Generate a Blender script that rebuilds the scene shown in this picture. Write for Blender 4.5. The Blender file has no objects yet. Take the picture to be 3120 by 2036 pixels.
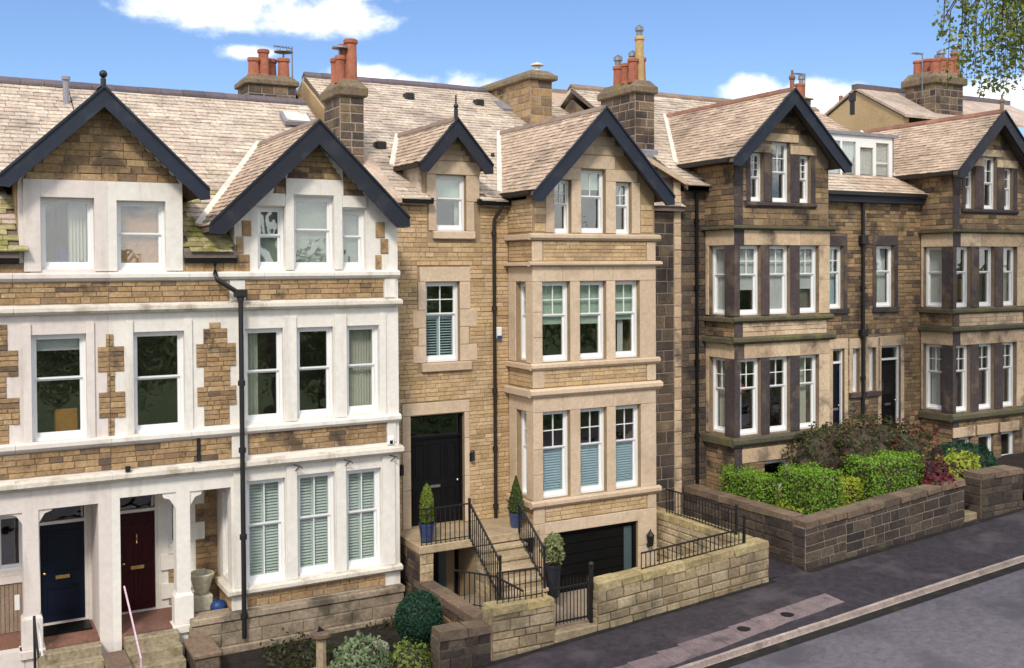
import bpy, bmesh, math, random
import numpy as np
from mathutils import Vector, Matrix

rnd = random.Random(11)
SC = bpy.context.scene
COL = SC.collection
rad = math.radians

# ------------------------------------------------------------------ camera
CAM = np.array([0.0, -21.0, 7.6])
YAW, PIT, ROL, FPX, CY = rad(28.888), rad(-1.157), rad(-0.342), 3153.8, 876.7
_f = np.array([math.sin(YAW) * math.cos(PIT), math.cos(YAW) * math.cos(PIT), math.sin(PIT)])
_r0 = np.array([math.cos(YAW), -math.sin(YAW), 0.0])
_u0 = np.cross(_r0, _f)
_r = math.cos(ROL) * _r0 + math.sin(ROL) * _u0
_u = -math.sin(ROL) * _r0 + math.cos(ROL) * _u0
cam = bpy.data.cameras.new('camera')
cam.sensor_width = 36
cam.lens = 36 * FPX / 3120
cam.shift_y = -(1018 - CY) / 3120
cam.clip_start, cam.clip_end = 0.3, 3000
co = bpy.data.objects.new('camera', cam)
COL.objects.link(co)
co.matrix_world = Matrix(((_r[0], _u[0], -_f[0], CAM[0]), (_r[1], _u[1], -_f[1], CAM[1]), (_r[2], _u[2], -_f[2], CAM[2]), (0, 0, 0, 1)))
SC.camera = co

# ------------------------------------------------------------------ light
SUN_AZ, SUN_EL = rad(215), rad(43)          # azimuth clockwise from +Y (front-left of the houses)
w = bpy.data.worlds.new('World'); SC.world = w; w.use_nodes = True
nt = w.node_tree; nt.nodes.clear()
def N(t, **k):
    n = nt.nodes.new(t)
    for a, b in k.items(): setattr(n, a, b)
    return n
def M(op, a, b=None, c=None, clamp=False):
    n = N('ShaderNodeMath', operation=op); n.use_clamp = clamp
    for i, v in enumerate((a, b, c)):
        if v is None: continue
        if isinstance(v, (int, float)): n.inputs[i].default_value = v
        else: nt.links.new(v, n.inputs[i])
    return n.outputs[0]
sky = N('ShaderNodeTexSky', sky_type='NISHITA')
sky.sun_disc = False; sky.sun_elevation = SUN_EL; sky.sun_rotation = SUN_AZ
sky.air_density = 1.0; sky.dust_density = 0.6; sky.ozone_density = 1.6; sky.altitude = 100
tc = N('ShaderNodeTexCoord'); sp = N('ShaderNodeSeparateXYZ'); nt.links.new(tc.outputs['Generated'], sp.inputs[0])
az = M('MULTIPLY', M('ARCTAN2', sp.outputs[0], sp.outputs[1]), 57.2958)
el = M('MULTIPLY', M('ARCSINE', sp.outputs[2]), 57.2958)
cb = N('ShaderNodeCombineXYZ'); nt.links.new(M('MULTIPLY', az, 0.62), cb.inputs[0]); nt.links.new(el, cb.inputs[1])
def noise(scale, det, off=0.0):
    n = N('ShaderNodeTexNoise'); n.noise_dimensions = '4D'; n.inputs['W'].default_value = off
    n.inputs['Scale'].default_value = scale; n.inputs['Detail'].default_value = det; n.inputs['Roughness'].default_value = 0.58
    nt.links.new(cb.outputs[0], n.inputs['Vector']); return n.outputs['Fac']
nz = M('SUBTRACT', noise(0.85, 7.0, 1.3), 0.5)
nz2 = M('SUBTRACT', noise(0.33, 4.0, 6.1), 0.5)
nzz = M('ADD', M('MULTIPLY', nz, 1.7), M('MULTIPLY', nz2, 1.3))
mask = None
# clouds stand at fixed compass bearings and heights above the horizon: (bearing, height, half width, half height, weight)
for a0, e0, ra, re, wt in [(12.6, 13.6, 4.9, 1.7, 1.0), (18.3, 13.4, 5.0, 1.45, 1.0), (15.0, 14.6, 9, 1.6, .8), (14.5, 11.4, 1.7, .55, .75), (21.0, 10.3, 2.4, .95, .9), (22.6, 9.6, 3.4, 1.2, .8),
                           (26.6, 9.9, 2.3, .8, .55), (42.0, 9.3, 2.2, 1.1, 1.05), (45.2, 8.8, 2.9, 1.35, 1.0), (49.2, 7.6, 3.0, 1.3, .8), (54.6, 8.4, 3.4, 1.1, .95), (35, 5.5, 6, 1.8, .6)]:
    dx = M('DIVIDE', M('SUBTRACT', az, a0), ra); dy = M('DIVIDE', M('SUBTRACT', el, e0), re)
    d = M('SQRT', M('ADD', M('MULTIPLY', dx, dx), M('MULTIPLY', dy, dy)))
    m = M('MULTIPLY', M('SUBTRACT', 1.0, d), wt)
    mask = m if mask is None else M('MAXIMUM', mask, m)
blob = M('MULTIPLY', M('ADD', mask, M('MULTIPLY', nzz, 0.70)), 1.45, clamp=True)
# cloud over the unseen rest of the sky, thickened to add fill light
far = M('MULTIPLY', M('SUBTRACT', M('ABSOLUTE', M('SUBTRACT', az, 29.0)), 32.0), 0.08, clamp=True)
gen = M('MULTIPLY', M('MULTIPLY', M('ADD', M('SUBTRACT', noise(0.11, 6.0, 3.3), 0.35), 0.0), 6.0, clamp=True), far)
cl = M('MAXIMUM', blob, gen)
smo = N('ShaderNodeMapRange', interpolation_type='SMOOTHSTEP'); nt.links.new(cl, smo.inputs[0])
lp = M('ADD', M('MULTIPLY', M('ADD', M('MULTIPLY', nz2, 1.1), M('MULTIPLY', nz, .6)), 1.0), 0.78, clamp=True)
ccol = N('ShaderNodeMix', data_type='RGBA'); ccol.inputs[6].default_value = (4.0, 4.25, 4.6, 1); ccol.inputs[7].default_value = (6.1, 6.0, 5.9, 1)
nt.links.new(lp, ccol.inputs[0])
tint = N('ShaderNodeMix', data_type='RGBA', blend_type='MULTIPLY'); tint.inputs[0].default_value = 1.0
tint.inputs[7].default_value = (0.375, 0.435, 0.545, 1); nt.links.new(sky.outputs[0], tint.inputs[6])
mx = N('ShaderNodeMix', data_type='RGBA'); nt.links.new(M('MULTIPLY', smo.outputs[0], 0.96), mx.inputs[0])
nt.links.new(tint.outputs[2], mx.inputs[6]); nt.links.new(ccol.outputs[2], mx.inputs[7])
bg = N('ShaderNodeBackground'); bg.inputs[1].default_value = 0.15
nt.links.new(mx.outputs[2], bg.inputs[0])
wo = N('ShaderNodeOutputWorld'); nt.links.new(bg.outputs[0], wo.inputs[0])
sl = bpy.data.lights.new('sun', 'SUN'); sl.energy = 1.5; sl.angle = rad(10); sl.color = (1.0, 0.91, 0.78)
so = bpy.data.objects.new('sun', sl); COL.objects.link(so)
SUND = Vector((math.sin(SUN_AZ) * math.cos(SUN_EL), math.cos(SUN_AZ) * math.cos(SUN_EL), math.sin(SUN_EL)))
so.rotation_euler = SUND.to_track_quat('Z', 'Y').to_euler(); so.location = (0, 0, 40)
vs = SC.view_settings; vs.view_transform = 'Standard'; vs.look = 'None'; vs.exposure = 0.90; vs.gamma = 1; vs.use_curve_mapping = False
SC.cycles.max_bounces = 8; SC.cycles.transparent_max_bounces = 10; SC.cycles.caustics_reflective = False; SC.cycles.caustics_refractive = False

# ------------------------------------------------------------------ materials
def mat(name, cols, rough=.8, stain=None, stain_scale=.8, stain_amt=.5, grain=.12, grain_scale=30, bump=.2, bump_scale=40, spec=.3, var=True, stain_lo=.5, stain_hi=.68, leaf=0, metallic=0, zstretch=1, crack=0):
    """colour ramp picked per piece (object / island), fine grain, large stains with a shape of their own, bump"""
    m = bpy.data.materials.new(name); m.use_nodes = True
    t = m.node_tree; b = t.nodes['Principled BSDF']; L = t.links.new
    g = t.nodes.new('ShaderNodeNewGeometry')
    if len(cols) > 1:
        oi = t.nodes.new('ShaderNodeObjectInfo')
        ad = t.nodes.new('ShaderNodeMath'); ad.operation = 'ADD'; L(oi.outputs['Random'], ad.inputs[0]); L(g.outputs['Random Per Island'], ad.inputs[1])
        fr = t.nodes.new('ShaderNodeMath'); fr.operation = 'FRACT'; L(ad.outputs[0], fr.inputs[0])
        r = t.nodes.new('ShaderNodeValToRGB'); e = r.color_ramp.elements
        while len(e) < len(cols): e.new(.5)
        for i, c in enumerate(cols): e[i].position = i / (len(cols) - 1); e[i].color = (*c, 1)
        L(fr.outputs[0], r.inputs[0]); colr = r.outputs[0]
    else:
        rg = t.nodes.new('ShaderNodeRGB'); rg.outputs[0].default_value = (*cols[0], 1); colr = rg.outputs[0]
    if grain:
        n = t.nodes.new('ShaderNodeTexNoise'); n.inputs['Scale'].default_value = grain_scale; n.inputs['Detail'].default_value = 5; L(g.outputs['Position'], n.inputs['Vector'])
        mr = t.nodes.new('ShaderNodeMapRange'); mr.inputs[1].default_value = .25; mr.inputs[2].default_value = .75; mr.inputs[3].default_value = 1 - grain * 2; mr.inputs[4].default_value = 1 + grain * 2
        L(n.outputs['Fac'], mr.inputs[0])
        n2 = t.nodes.new('ShaderNodeTexNoise'); n2.inputs['Scale'].default_value = grain_scale * .13; n2.inputs['Detail'].default_value = 3; L(g.outputs['Position'], n2.inputs['Vector'])
        mr2 = t.nodes.new('ShaderNodeMapRange'); mr2.inputs[1].default_value = .3; mr2.inputs[2].default_value = .7; mr2.inputs[3].default_value = 1 - grain; mr2.inputs[4].default_value = 1 + grain
        L(n2.outputs['Fac'], mr2.inputs[0])
        mm = t.nodes.new('ShaderNodeMath'); mm.operation = 'MULTIPLY'; L(mr.outputs[0], mm.inputs[0]); L(mr2.outputs[0], mm.inputs[1])
        mu = t.nodes.new('ShaderNodeMix'); mu.data_type = 'RGBA'; mu.blend_type = 'MULTIPLY'; mu.inputs[0].default_value = 1
        L(colr, mu.inputs[6]); L(mm.outputs[0], mu.inputs[7]); colr = mu.outputs[2]
    if stain:
        vm = t.nodes.new('ShaderNodeVectorMath'); vm.operation = 'MULTIPLY'; vm.inputs[1].default_value = (1, 1, zstretch); L(g.outputs['Position'], vm.inputs[0])
        n = t.nodes.new('ShaderNodeTexNoise'); n.inputs['Scale'].default_value = stain_scale; n.inputs['Detail'].default_value = 8; n.inputs['Roughness'].default_value = .62; L(vm.outputs[0], n.inputs['Vector'])
        mr = t.nodes.new('ShaderNodeMapRange'); mr.interpolation_type = 'SMOOTHSTEP'; mr.inputs[1].default_value = stain_lo; mr.inputs[2].default_value = stain_hi; mr.inputs[4].default_value = stain_amt
        L(n.outputs['Fac'], mr.inputs[0])
        mu = t.nodes.new('ShaderNodeMix'); mu.data_type = 'RGBA'; L(mr.outputs[0], mu.inputs[0]); L(colr, mu.inputs[6]); mu.inputs[7].default_value = (*stain, 1); colr = mu.outputs[2]
    if crack:                                              # wandering cracks and patch joints in old tarmac
        n = t.nodes.new('ShaderNodeTexNoise'); n.inputs['Scale'].default_value = 2.2; n.inputs['Detail'].default_value = 4; L(g.outputs['Position'], n.inputs['Vector'])
        mxv = t.nodes.new('ShaderNodeMix'); mxv.data_type = 'RGBA'; mxv.blend_type = 'ADD'; mxv.inputs[0].default_value = .5; L(g.outputs['Position'], mxv.inputs[6]); L(n.outputs['Color'], mxv.inputs[7])
        vo = t.nodes.new('ShaderNodeTexVoronoi'); vo.feature = 'DISTANCE_TO_EDGE'; vo.inputs['Scale'].default_value = crack; L(mxv.outputs[2], vo.inputs['Vector'])
        mr = t.nodes.new('ShaderNodeMapRange'); mr.inputs[1].default_value = .004; mr.inputs[2].default_value = .02; mr.inputs[3].default_value = .45; mr.inputs[4].default_value = 1; L(vo.outputs['Distance'], mr.inputs[0])
        v2 = t.nodes.new('ShaderNodeTexVoronoi'); v2.inputs['Scale'].default_value = crack * .8; L(mxv.outputs[2], v2.inputs['Vector'])
        sv = t.nodes.new('ShaderNodeSeparateColor'); L(v2.outputs['Color'], sv.inputs[0])
        m2 = t.nodes.new('ShaderNodeMapRange'); m2.inputs[3].default_value = .82; m2.inputs[4].default_value = 1.18; L(sv.outputs[0], m2.inputs[0])
        mm = t.nodes.new('ShaderNodeMath'); mm.operation = 'MULTIPLY'; L(mr.outputs[0], mm.inputs[0]); L(m2.outputs[0], mm.inputs[1])
        mu = t.nodes.new('ShaderNodeMix'); mu.data_type = 'RGBA'; mu.blend_type = 'MULTIPLY'; mu.inputs[0].default_value = 1; L(colr, mu.inputs[6]); L(mm.outputs[0], mu.inputs[7]); colr = mu.outputs[2]
    L(colr, b.inputs['Base Color'])
    b.inputs['Roughness'].default_value = rough; b.inputs['Specular IOR Level'].default_value = spec; b.inputs['Metallic'].default_value = metallic
    if bump:
        n = t.nodes.new('ShaderNodeTexNoise'); n.inputs['Scale'].default_value = bump_scale; n.inputs['Detail'].default_value = 6; L(g.outputs['Position'], n.inputs['Vector'])
        bp = t.nodes.new('ShaderNodeBump'); bp.inputs['Strength'].default_value = bump; bp.inputs['Distance'].default_value = .02; L(n.outputs['Fac'], bp.inputs['Height']); L(bp.outputs[0], b.inputs['Normal'])
    if leaf:
        tr = t.nodes.new('ShaderNodeBsdfTranslucent'); L(colr, tr.inputs[0])
        ms = t.nodes.new('ShaderNodeMixShader'); ms.inputs[0].default_value = leaf
        L(b.outputs[0], ms.inputs[1]); L(tr.outputs[0], ms.inputs[2]); L(ms.outputs[0], t.nodes['Material Output'].inputs[0])
    return m

MT = {}
MT['paint_white'] = mat('white_masonry_paint', [(.765, .735, .685)], .65, (.36, .29, .21), 2.6, .6, .035, 9, .2, 25, stain_lo=.5, stain_hi=.8, zstretch=.12)
MT['paint_pink'] = mat('faded_pinkish_masonry_paint', [(.70, .635, .60)], .65, (.34, .27, .22), 2.6, .6, .035, 9, .2, 25, stain_lo=.5, stain_hi=.8, zstretch=.12)
MT['paint_edge'] = mat('weathered_white_moulding', [(.68, .635, .56)], .7, (.27, .215, .14), 1.9, .8, .05, 14, .25, 30, stain_lo=.48, stain_hi=.72)
MT['stone_A'] = mat('brown_gritstone', [(.36, .235, .12), (.41, .28, .15), (.29, .19, .10), (.38, .25, .13), (.20, .135, .085), (.43, .30, .17), (.32, .21, .11), (.12, .085, .065)], .9, (.035, .028, .028), .9, .75, .14, 18, .5, 30, stain_lo=.55, stain_hi=.66)
MT['mortar_A'] = mat('grey_brown_mortar', [(.27, .20, .135)], .95, (.1, .08, .065), 1.2, .6, .1, 20, .3, 30)
MT['stone_C'] = mat('honey_gritstone', [(.49, .345, .19), (.55, .40, .235), (.41, .28, .155), (.52, .37, .20), (.58, .435, .28), (.45, .31, .165), (.53, .385, .23), (.37, .25, .145)], .88, (.26, .175, .105), .7, .5, .1, 18, .4, 30)
MT['mortar_C'] = mat('sandy_mortar', [(.33, .24, .145)], .95, (.2, .15, .1), 1.0, .5, .08, 20, .3, 30)
MT['ashlar_C'] = mat('dressed_buff_sandstone', [(.58, .45, .325), (.63, .50, .37), (.53, .405, .29), (.60, .475, .355)], .85, (.37, .28, .20), .9, .5, .06, 14, .2, 30)
MT['plinth'] = mat('weathered_plinth_stone', [(.30, .24, .175), (.25, .195, .14), (.34, .275, .20)], .9, (.07, .06, .045), 1.2, .85, .14, 14, .4, 24, stain_lo=.45, stain_hi=.62)
MT['stone_B'] = mat('sooty_gritstone', [(.26, .175, .095), (.33, .225, .12), (.15, .105, .07), (.37, .255, .14), (.085, .065, .055), (.23, .155, .09), (.30, .205, .115), (.11, .08, .06)], .9, (.032, .026, .027), .8, .85, .16, 16, .5, 28, stain_lo=.5, stain_hi=.64)
MT['mortar_B'] = mat('pale_lime_mortar', [(.24, .18, .125)], .95, (.05, .042, .04), .9, .8, .1, 20, .3, 30)
MT['ashlar_B'] = mat('tan_dressed_sandstone', [(.56, .42, .285), (.61, .475, .33), (.47, .345, .23), (.58, .44, .295)], .85, (.085, .066, .062), .85, .85, .09, 14, .25, 28, stain_lo=.49, stain_hi=.66)
MT['ashlar_dark'] = mat('soot_blackened_sandstone', [(.058, .046, .052), (.080, .060, .060), (.046, .04, .046)], .85, (.17, .125, .085), 1.6, .75, .12, 14, .25, 28)
MT['sill_moss'] = mat('mossy_dark_sill', [(.085, .078, .055), (.11, .10, .062)], .9, (.19, .19, .045), 1.3, .6, .15, 14, .4, 28, stain_lo=.5, stain_hi=.7)
MT['stone_block'] = mat('dark_block_stone', [(.13, .09, .06), (.075, .058, .05), (.17, .12, .08), (.05, .043, .043), (.21, .15, .095), (.10, .075, .058), (.062, .05, .048)], .9, (.03, .026, .028), .9, .75, .18, 16, .5, 26, stain_lo=.5, stain_hi=.66)
MT['mortar_light'] = mat('white_pointing', [(.33, .28, .23)], .95, (.11, .095, .08), 1.1, .9, .08, 20, .3, 30)
MT['stone_yellow'] = mat('lichen_yellow_sandstone', [(.42, .325, .20), (.46, .365, .23), (.35, .265, .165), (.29, .225, .145), (.49, .40, .265), (.37, .265, .15)], .92, (.15, .125, .085), 1.1, .75, .16, 14, .55, 22, stain_lo=.48, stain_hi=.68)
MT['cope_yellow'] = mat('lichen_coping', [(.44, .335, .16), (.48, .385, .205), (.37, .285, .145), (.41, .34, .185)], .92, (.20, .155, .09), 1.3, .6, .18, 12, .6, 20)
MT['stone_wallB'] = mat('blackened_garden_stone', [(.07, .052, .045), (.10, .075, .06), (.045, .037, .035), (.14, .108, .08), (.055, .043, .04)], .92, (.17, .145, .09), 1.5, .5, .2, 14, .6, 20, stain_lo=.56, stain_hi=.7)
MT['cope_B'] = mat('brown_coping', [(.17, .118, .085), (.21, .15, .105), (.13, .095, .075)], .92, (.22, .19, .10), 1.4, .5, .16, 12, .6, 20)
MT['slate'] = mat('stone_slate', [(.515, .435, .355), (.575, .495, .405), (.435, .355, .295), (.63, .56, .47), (.475, .395, .325), (.55, .47, .38), (.42, .33, .275), (.58, .495, .40)], .72, (.25, .20, .165), .6, .85, .16, 12, .35, 22, spec=.4, stain_lo=.5, stain_hi=.72)
MT['slate_pink'] = mat('pinkish_stone_slate', [(.51, .39, .295), (.57, .445, .34), (.45, .34, .26), (.61, .49, .38), (.40, .30, .235), (.52, .41, .315)], .72, (.27, .21, .16), .8, .75, .12, 12, .35, 22, spec=.4)
MT['slate_moss'] = mat('mossy_stone_slate', [(.43, .37, .22), (.38, .33, .17), (.48, .41, .26), (.28, .25, .11)], .85, (.15, .155, .025), 2.6, .85, .18, 10, .5, 20, stain_lo=.45, stain_hi=.62)
MT['underlay'] = mat('dark_roof_boarding', [(.16, .125, .105)], .9, bump=0)
MT['ridge'] = mat('blue_grey_ridge_tile', [(.115, .095, .115), (.14, .115, .13), (.095, .082, .10)], .7, bump=.1)
MT['ridge_red'] = mat('red_clay_ridge_tile', [(.26, .125, .085), (.21, .105, .075), (.30, .15, .10)], .8, bump=.15)
MT['ridge_brown'] = mat('brown_ridge_stone', [(.21, .155, .125), (.25, .19, .15)], .8, bump=.15)
MT['lead_white'] = mat('pale_lead_flashing', [(.72, .67, .60)], .55, (.5, .44, .37), 2.5, .5, .05, 10, .1)
MT['lead'] = mat('grey_lead', [(.24, .24, .28)], .5, (.15, .15, .17), 2, .6, .08, 10, .1)
MT['navy'] = mat('dark_navy_gloss_paint', [(.006, .008, .020)], .55, (.035, .037, .05), 2.6, .5, .05, 10, .05, spec=.5)
MT['navy_blue'] = mat('slate_blue_paint', [(.007, .013, .031)], .55, (.035, .045, .06), 2.6, .5, .05, 10, .05, spec=.5)
MT['black'] = mat('black_gloss_paint', [(.006, .006, .007)], .45, bump=.03, spec=.2)
MT['iron'] = mat('black_wrought_iron', [(.012, .012, .014)], .45, bump=.1, spec=.5)
MT['pipe'] = mat('dark_cast_iron_pipe', [(.02, .014, .012)], .5, bump=.1, spec=.4)
MT['door_navy'] = mat('navy_door_paint', [(.004, .008, .02)], .4, bump=.03, spec=.2)
MT['door_maroon'] = mat('maroon_door_paint', [(.04, .004, .007)], .4, bump=.03, spec=.2)
MT['upvc'] = mat('white_window_paint', [(.82, .83, .84)], .35, grain=.01, bump=0, spec=.5)
MT['upvc_pink'] = mat('white_sash_paint', [(.80, .79, .79)], .4, grain=.01, bump=0, spec=.5)
MT['brass'] = mat('polished_brass', [(.75, .52, .18)], .25, bump=0, metallic=1)
MT['chrome'] = mat('brushed_steel', [(.7, .7, .72)], .25, bump=0, metallic=1)
MT['terra'] = mat('terracotta_pot', [(.33, .115, .07), (.38, .145, .09), (.28, .095, .06)], .8, (.20, .075, .05), 4, .6, .1, 14, .2)
MT['buff_pot'] = mat('buff_clay_pot', [(.46, .32, .15)], .8, (.3, .2, .1), 4, .5, .1, 14, .2)
MT['cowl'] = mat('grey_metal_cowl', [(.22, .23, .25)], .45, bump=0, metallic=.6)
MT['cap'] = mat('weathered_chimney_cap', [(.16, .12, .085), (.20, .155, .11)], .92, (.17, .15, .03), 2.2, .7, .18, 12, .5, 20, stain_lo=.5, stain_hi=.7)
MT['render_tan'] = mat('tan_render', [(.46, .335, .19)], .9, (.36, .25, .135), .7, .6, .06, 12, .2)
MT['room'] = mat('dim_room_plaster', [(.22, .20, .17)], .9, bump=0)
MT['curtain'] = mat('cream_curtain', [(.72, .70, .60)], .9, grain=.04, bump=0, leaf=.25)
MT['curtain_white'] = mat('white_net_curtain', [(.80, .81, .80)], .9, grain=.03, bump=0, leaf=.3)
MT['blind_green'] = mat('pale_green_roller_blind', [(.50, .62, .50)], .85, grain=.02, bump=0, leaf=.15)
MT['blind_brown'] = mat('orange_brown_blind', [(.43, .235, .125)], .85, (.30, .16, .09), 2, .5, .08, 12, bump=0)
MT['blind_grey'] = mat('grey_green_blind', [(.25, .29, .24)], .85, (.17, .19, .155), .9, .6, .05, 12, bump=0)
MT['shutter'] = mat('pale_blue_grey_shutter', [(.50, .64, .70)], .5, grain=.01, bump=0)
MT['shutter_A'] = mat('white_green_tinted_shutter', [(.62, .70, .64)], .5, grain=.01, bump=0)
MT['frost'] = mat('frosted_blue_film', [(.38, .54, .62)], .55, (.5, .66, .74), 2.2, .6, .02, bump=0)
MT['smoked'] = mat('smoked_grey_glass', [(.07, .11, .125)], .15, grain=.02, bump=0, spec=.6)
MT['red_cloth'] = mat('crimson_cloth', [(.38, .02, .04)], .9, bump=0)
MT['wood'] = mat('orange_wood', [(.35, .15, .03)], .6, bump=.1)
MT['wood_slat'] = mat('grey_brown_cladding', [(.30, .225, .165), (.26, .19, .14), (.33, .25, .185)], .8, bump=.2)
MT['foot_shade_dirt'] = mat('painted_foot_shade_dirt', [(.022, .02, .02)], .9, (.05, .048, .025), 3, .7, .2, 30, .3)  # dirt, with the shade below kerb and garden walls mixed into its dark colour
MT['tarmac'] = mat('pavement_tarmac', [(.052, .045, .055)], .6, (.105, .088, .10), .9, .9, .28, 45, .5, 90)
MT['road'] = mat('road_asphalt', [(.155, .142, .168)], .65, (.095, .088, .105), .6, .9, .2, 50, .4, 90)
MT['strip'] = mat('pinkish_paving_strip', [(.27, .205, .205), (.235, .18, .185), (.29, .22, .22)], .85, (.12, .095, .105), 1.9, .85, .14, 30, .3, 50)
MT['kerb'] = mat('pinkish_kerb_stone', [(.50, .41, .365), (.45, .365, .325), (.54, .445, .395)], .8, (.17, .13, .12), 1.4, .6, .12, 20, .3)
MT['soil'] = mat('dark_soil', [(.020, .015, .013)], .95, (.035, .034, .018), 1.8, .7, .3, 20, .8, 16)
MT['paving'] = mat('buff_paving', [(.33, .265, .20), (.28, .225, .175), (.36, .29, .22)], .88, (.19, .15, .115), 1.3, .6, .12, 20, .3)
MT['red_tile'] = mat('worn_red_tile', [(.20, .095, .075), (.24, .125, .09), (.16, .085, .07)], .8, (.12, .07, .055), 1.8, .6, .14, 18, .2)
MT['grass'] = mat('verge_grass', [(.07, .10, .03)], .95, (.05, .075, .025), .6, .8, .3, 12, .6, 20)
MT['step_stone'] = mat('buff_step_stone', [(.45, .355, .235), (.40, .31, .20), (.48, .39, .265)], .88, (.25, .19, .12), 1.3, .6, .12, 16, .35)
MT['step_moss'] = mat('mossy_step_stone', [(.33, .275, .185), (.28, .235, .155)], .9, (.10, .09, .045), 1.8, .75, .18, 14, .4)
MT['pot_blue'] = mat('blue_glazed_pot', [(.035, .06, .15)], .3, (.07, .10, .20), 3, .5, .1, 10, .05, spec=.6)
MT['pot_grey'] = mat('charcoal_planter', [(.022, .026, .036)], .4, bump=.05, spec=.5)
MT['urn'] = mat('pale_stone_urn', [(.50, .47, .36)], .85, (.30, .28, .2), 3, .6, .1, 14, .25)
MT['bag_blue'] = mat('blue_plastic', [(.02, .055, .19)], .4, bump=.1)
MT['pinkrail'] = mat('pale_pink_rail_paint', [(.66, .46, .56)], .4, bump=0)
MT['bark'] = mat('dark_bark', [(.06, .045, .035)], .95, (.12, .1, .08), 3, .5, .2, 14, .8, 18)
MT['birch_bark'] = mat('birch_bark', [(.55, .52, .47)], .8, (.05, .045, .04), 3, .9, .1, 14, .3, zstretch=3)
def leafmat(n, cols): return mat(n, cols, .55, grain=.1, grain_scale=6, bump=0, leaf=.3, spec=.35)
MT['lf_hedge'] = leafmat('bright_privet_leaf', [(.17, .33, .028), (.22, .40, .035), (.115, .24, .022), (.28, .44, .05)])
MT['lf_gold'] = leafmat('golden_green_leaf', [(.38, .44, .035), (.30, .39, .03), (.45, .48, .06)])
MT['lf_dark'] = leafmat('bluish_conifer_leaf', [(.018, .068, .036), (.026, .09, .048), (.012, .048, .028)])
MT['lf_cone'] = leafmat('lime_conifer_leaf', [(.14, .20, .02), (.19, .26, .03), (.10, .15, .018)])
MT['lf_topi'] = leafmat('green_conifer_leaf', [(.05, .09, .014), (.075, .12, .02), (.035, .065, .012)])
MT['lf_olive'] = leafmat('variegated_leaf', [(.22, .25, .10), (.30, .32, .16), (.15, .19, .06)])
MT['lf_fuch'] = leafmat('bronze_green_leaf', [(.055, .08, .022), (.08, .10, .03), (.10, .07, .035), (.04, .065, .02), (.075, .05, .03)])
MT['lf_red'] = leafmat('red_flower', [(.24, .03, .03), (.18, .025, .035), (.13, .025, .04)])
MT['lf_purple'] = leafmat('purple_leaf', [(.10, .025, .038), (.14, .04, .055), (.07, .02, .03)])
MT['lf_silver'] = leafmat('silver_green_leaf', [(.22, .30, .15), (.30, .37, .21), (.16, .235, .10)])
MT['lf_lime'] = leafmat('lime_leaf', [(.21, .28, .06), (.27, .34, .09), (.15, .21, .045)])
MT['lf_birch'] = leafmat('birch_leaf', [(.18, .24, .05), (.25, .29, .07), (.125, .175, .04), (.31, .31, .10)])
MT['lf_tree'] = leafmat('broadleaf_leaf', [(.085, .13, .03), (.11, .165, .04), (.06, .10, .024), (.14, .18, .05)])
MT['lf_low'] = leafmat('low_garden_leaf', [(.04, .05, .018), (.06, .065, .025), (.028, .036, .014), (.085, .08, .03)])

def glass(name, tint=(.95, .975, .97), refl=.012):
    m = bpy.data.materials.new(name); m.use_nodes = True; t = m.node_tree; t.nodes.clear(); L = t.links.new
    o = t.nodes.new('ShaderNodeOutputMaterial'); tr = t.nodes.new('ShaderNodeBsdfTransparent'); tr.inputs[0].default_value = (*tint, 1)
    gl = t.nodes.new('ShaderNodeBsdfGlossy'); gl.inputs['Roughness'].default_value = .015; gl.inputs[0].default_value = (1, 1, 1, 1)
    fr = t.nodes.new('ShaderNodeLayerWeight'); fr.inputs[0].default_value = .5; pw = t.nodes.new('ShaderNodeMath'); pw.operation = 'POWER'; pw.inputs[1].default_value = 4.5; L(fr.outputs['Facing'], pw.inputs[0])
    ad = t.nodes.new('ShaderNodeMath'); ad.operation = 'MULTIPLY_ADD'; ad.inputs[1].default_value = .9; ad.inputs[2].default_value = refl + .09; L(pw.outputs[0], ad.inputs[0])
    ge = t.nodes.new('ShaderNodeNewGeometry'); n = t.nodes.new('ShaderNodeTexNoise'); n.inputs['Scale'].default_value = 1.8; n.inputs['Detail'].default_value = 2; L(ge.outputs['Position'], n.inputs['Vector'])
    bp = t.nodes.new('ShaderNodeBump'); bp.inputs['Strength'].default_value = .12; bp.inputs['Distance'].default_value = .05; L(n.outputs['Fac'], bp.inputs['Height'])
    L(bp.outputs[0], gl.inputs['Normal'])
    ms = t.nodes.new('ShaderNodeMixShader'); L(ad.outputs[0], ms.inputs[0]); L(tr.outputs[0], ms.inputs[1]); L(gl.outputs[0], ms.inputs[2]); L(ms.outputs[0], o.inputs[0])
    return m
MT['glass'] = glass('window_glass')
MT['glass_dark'] = glass('dark_door_glass', (.55, .58, .62), .05)

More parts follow.
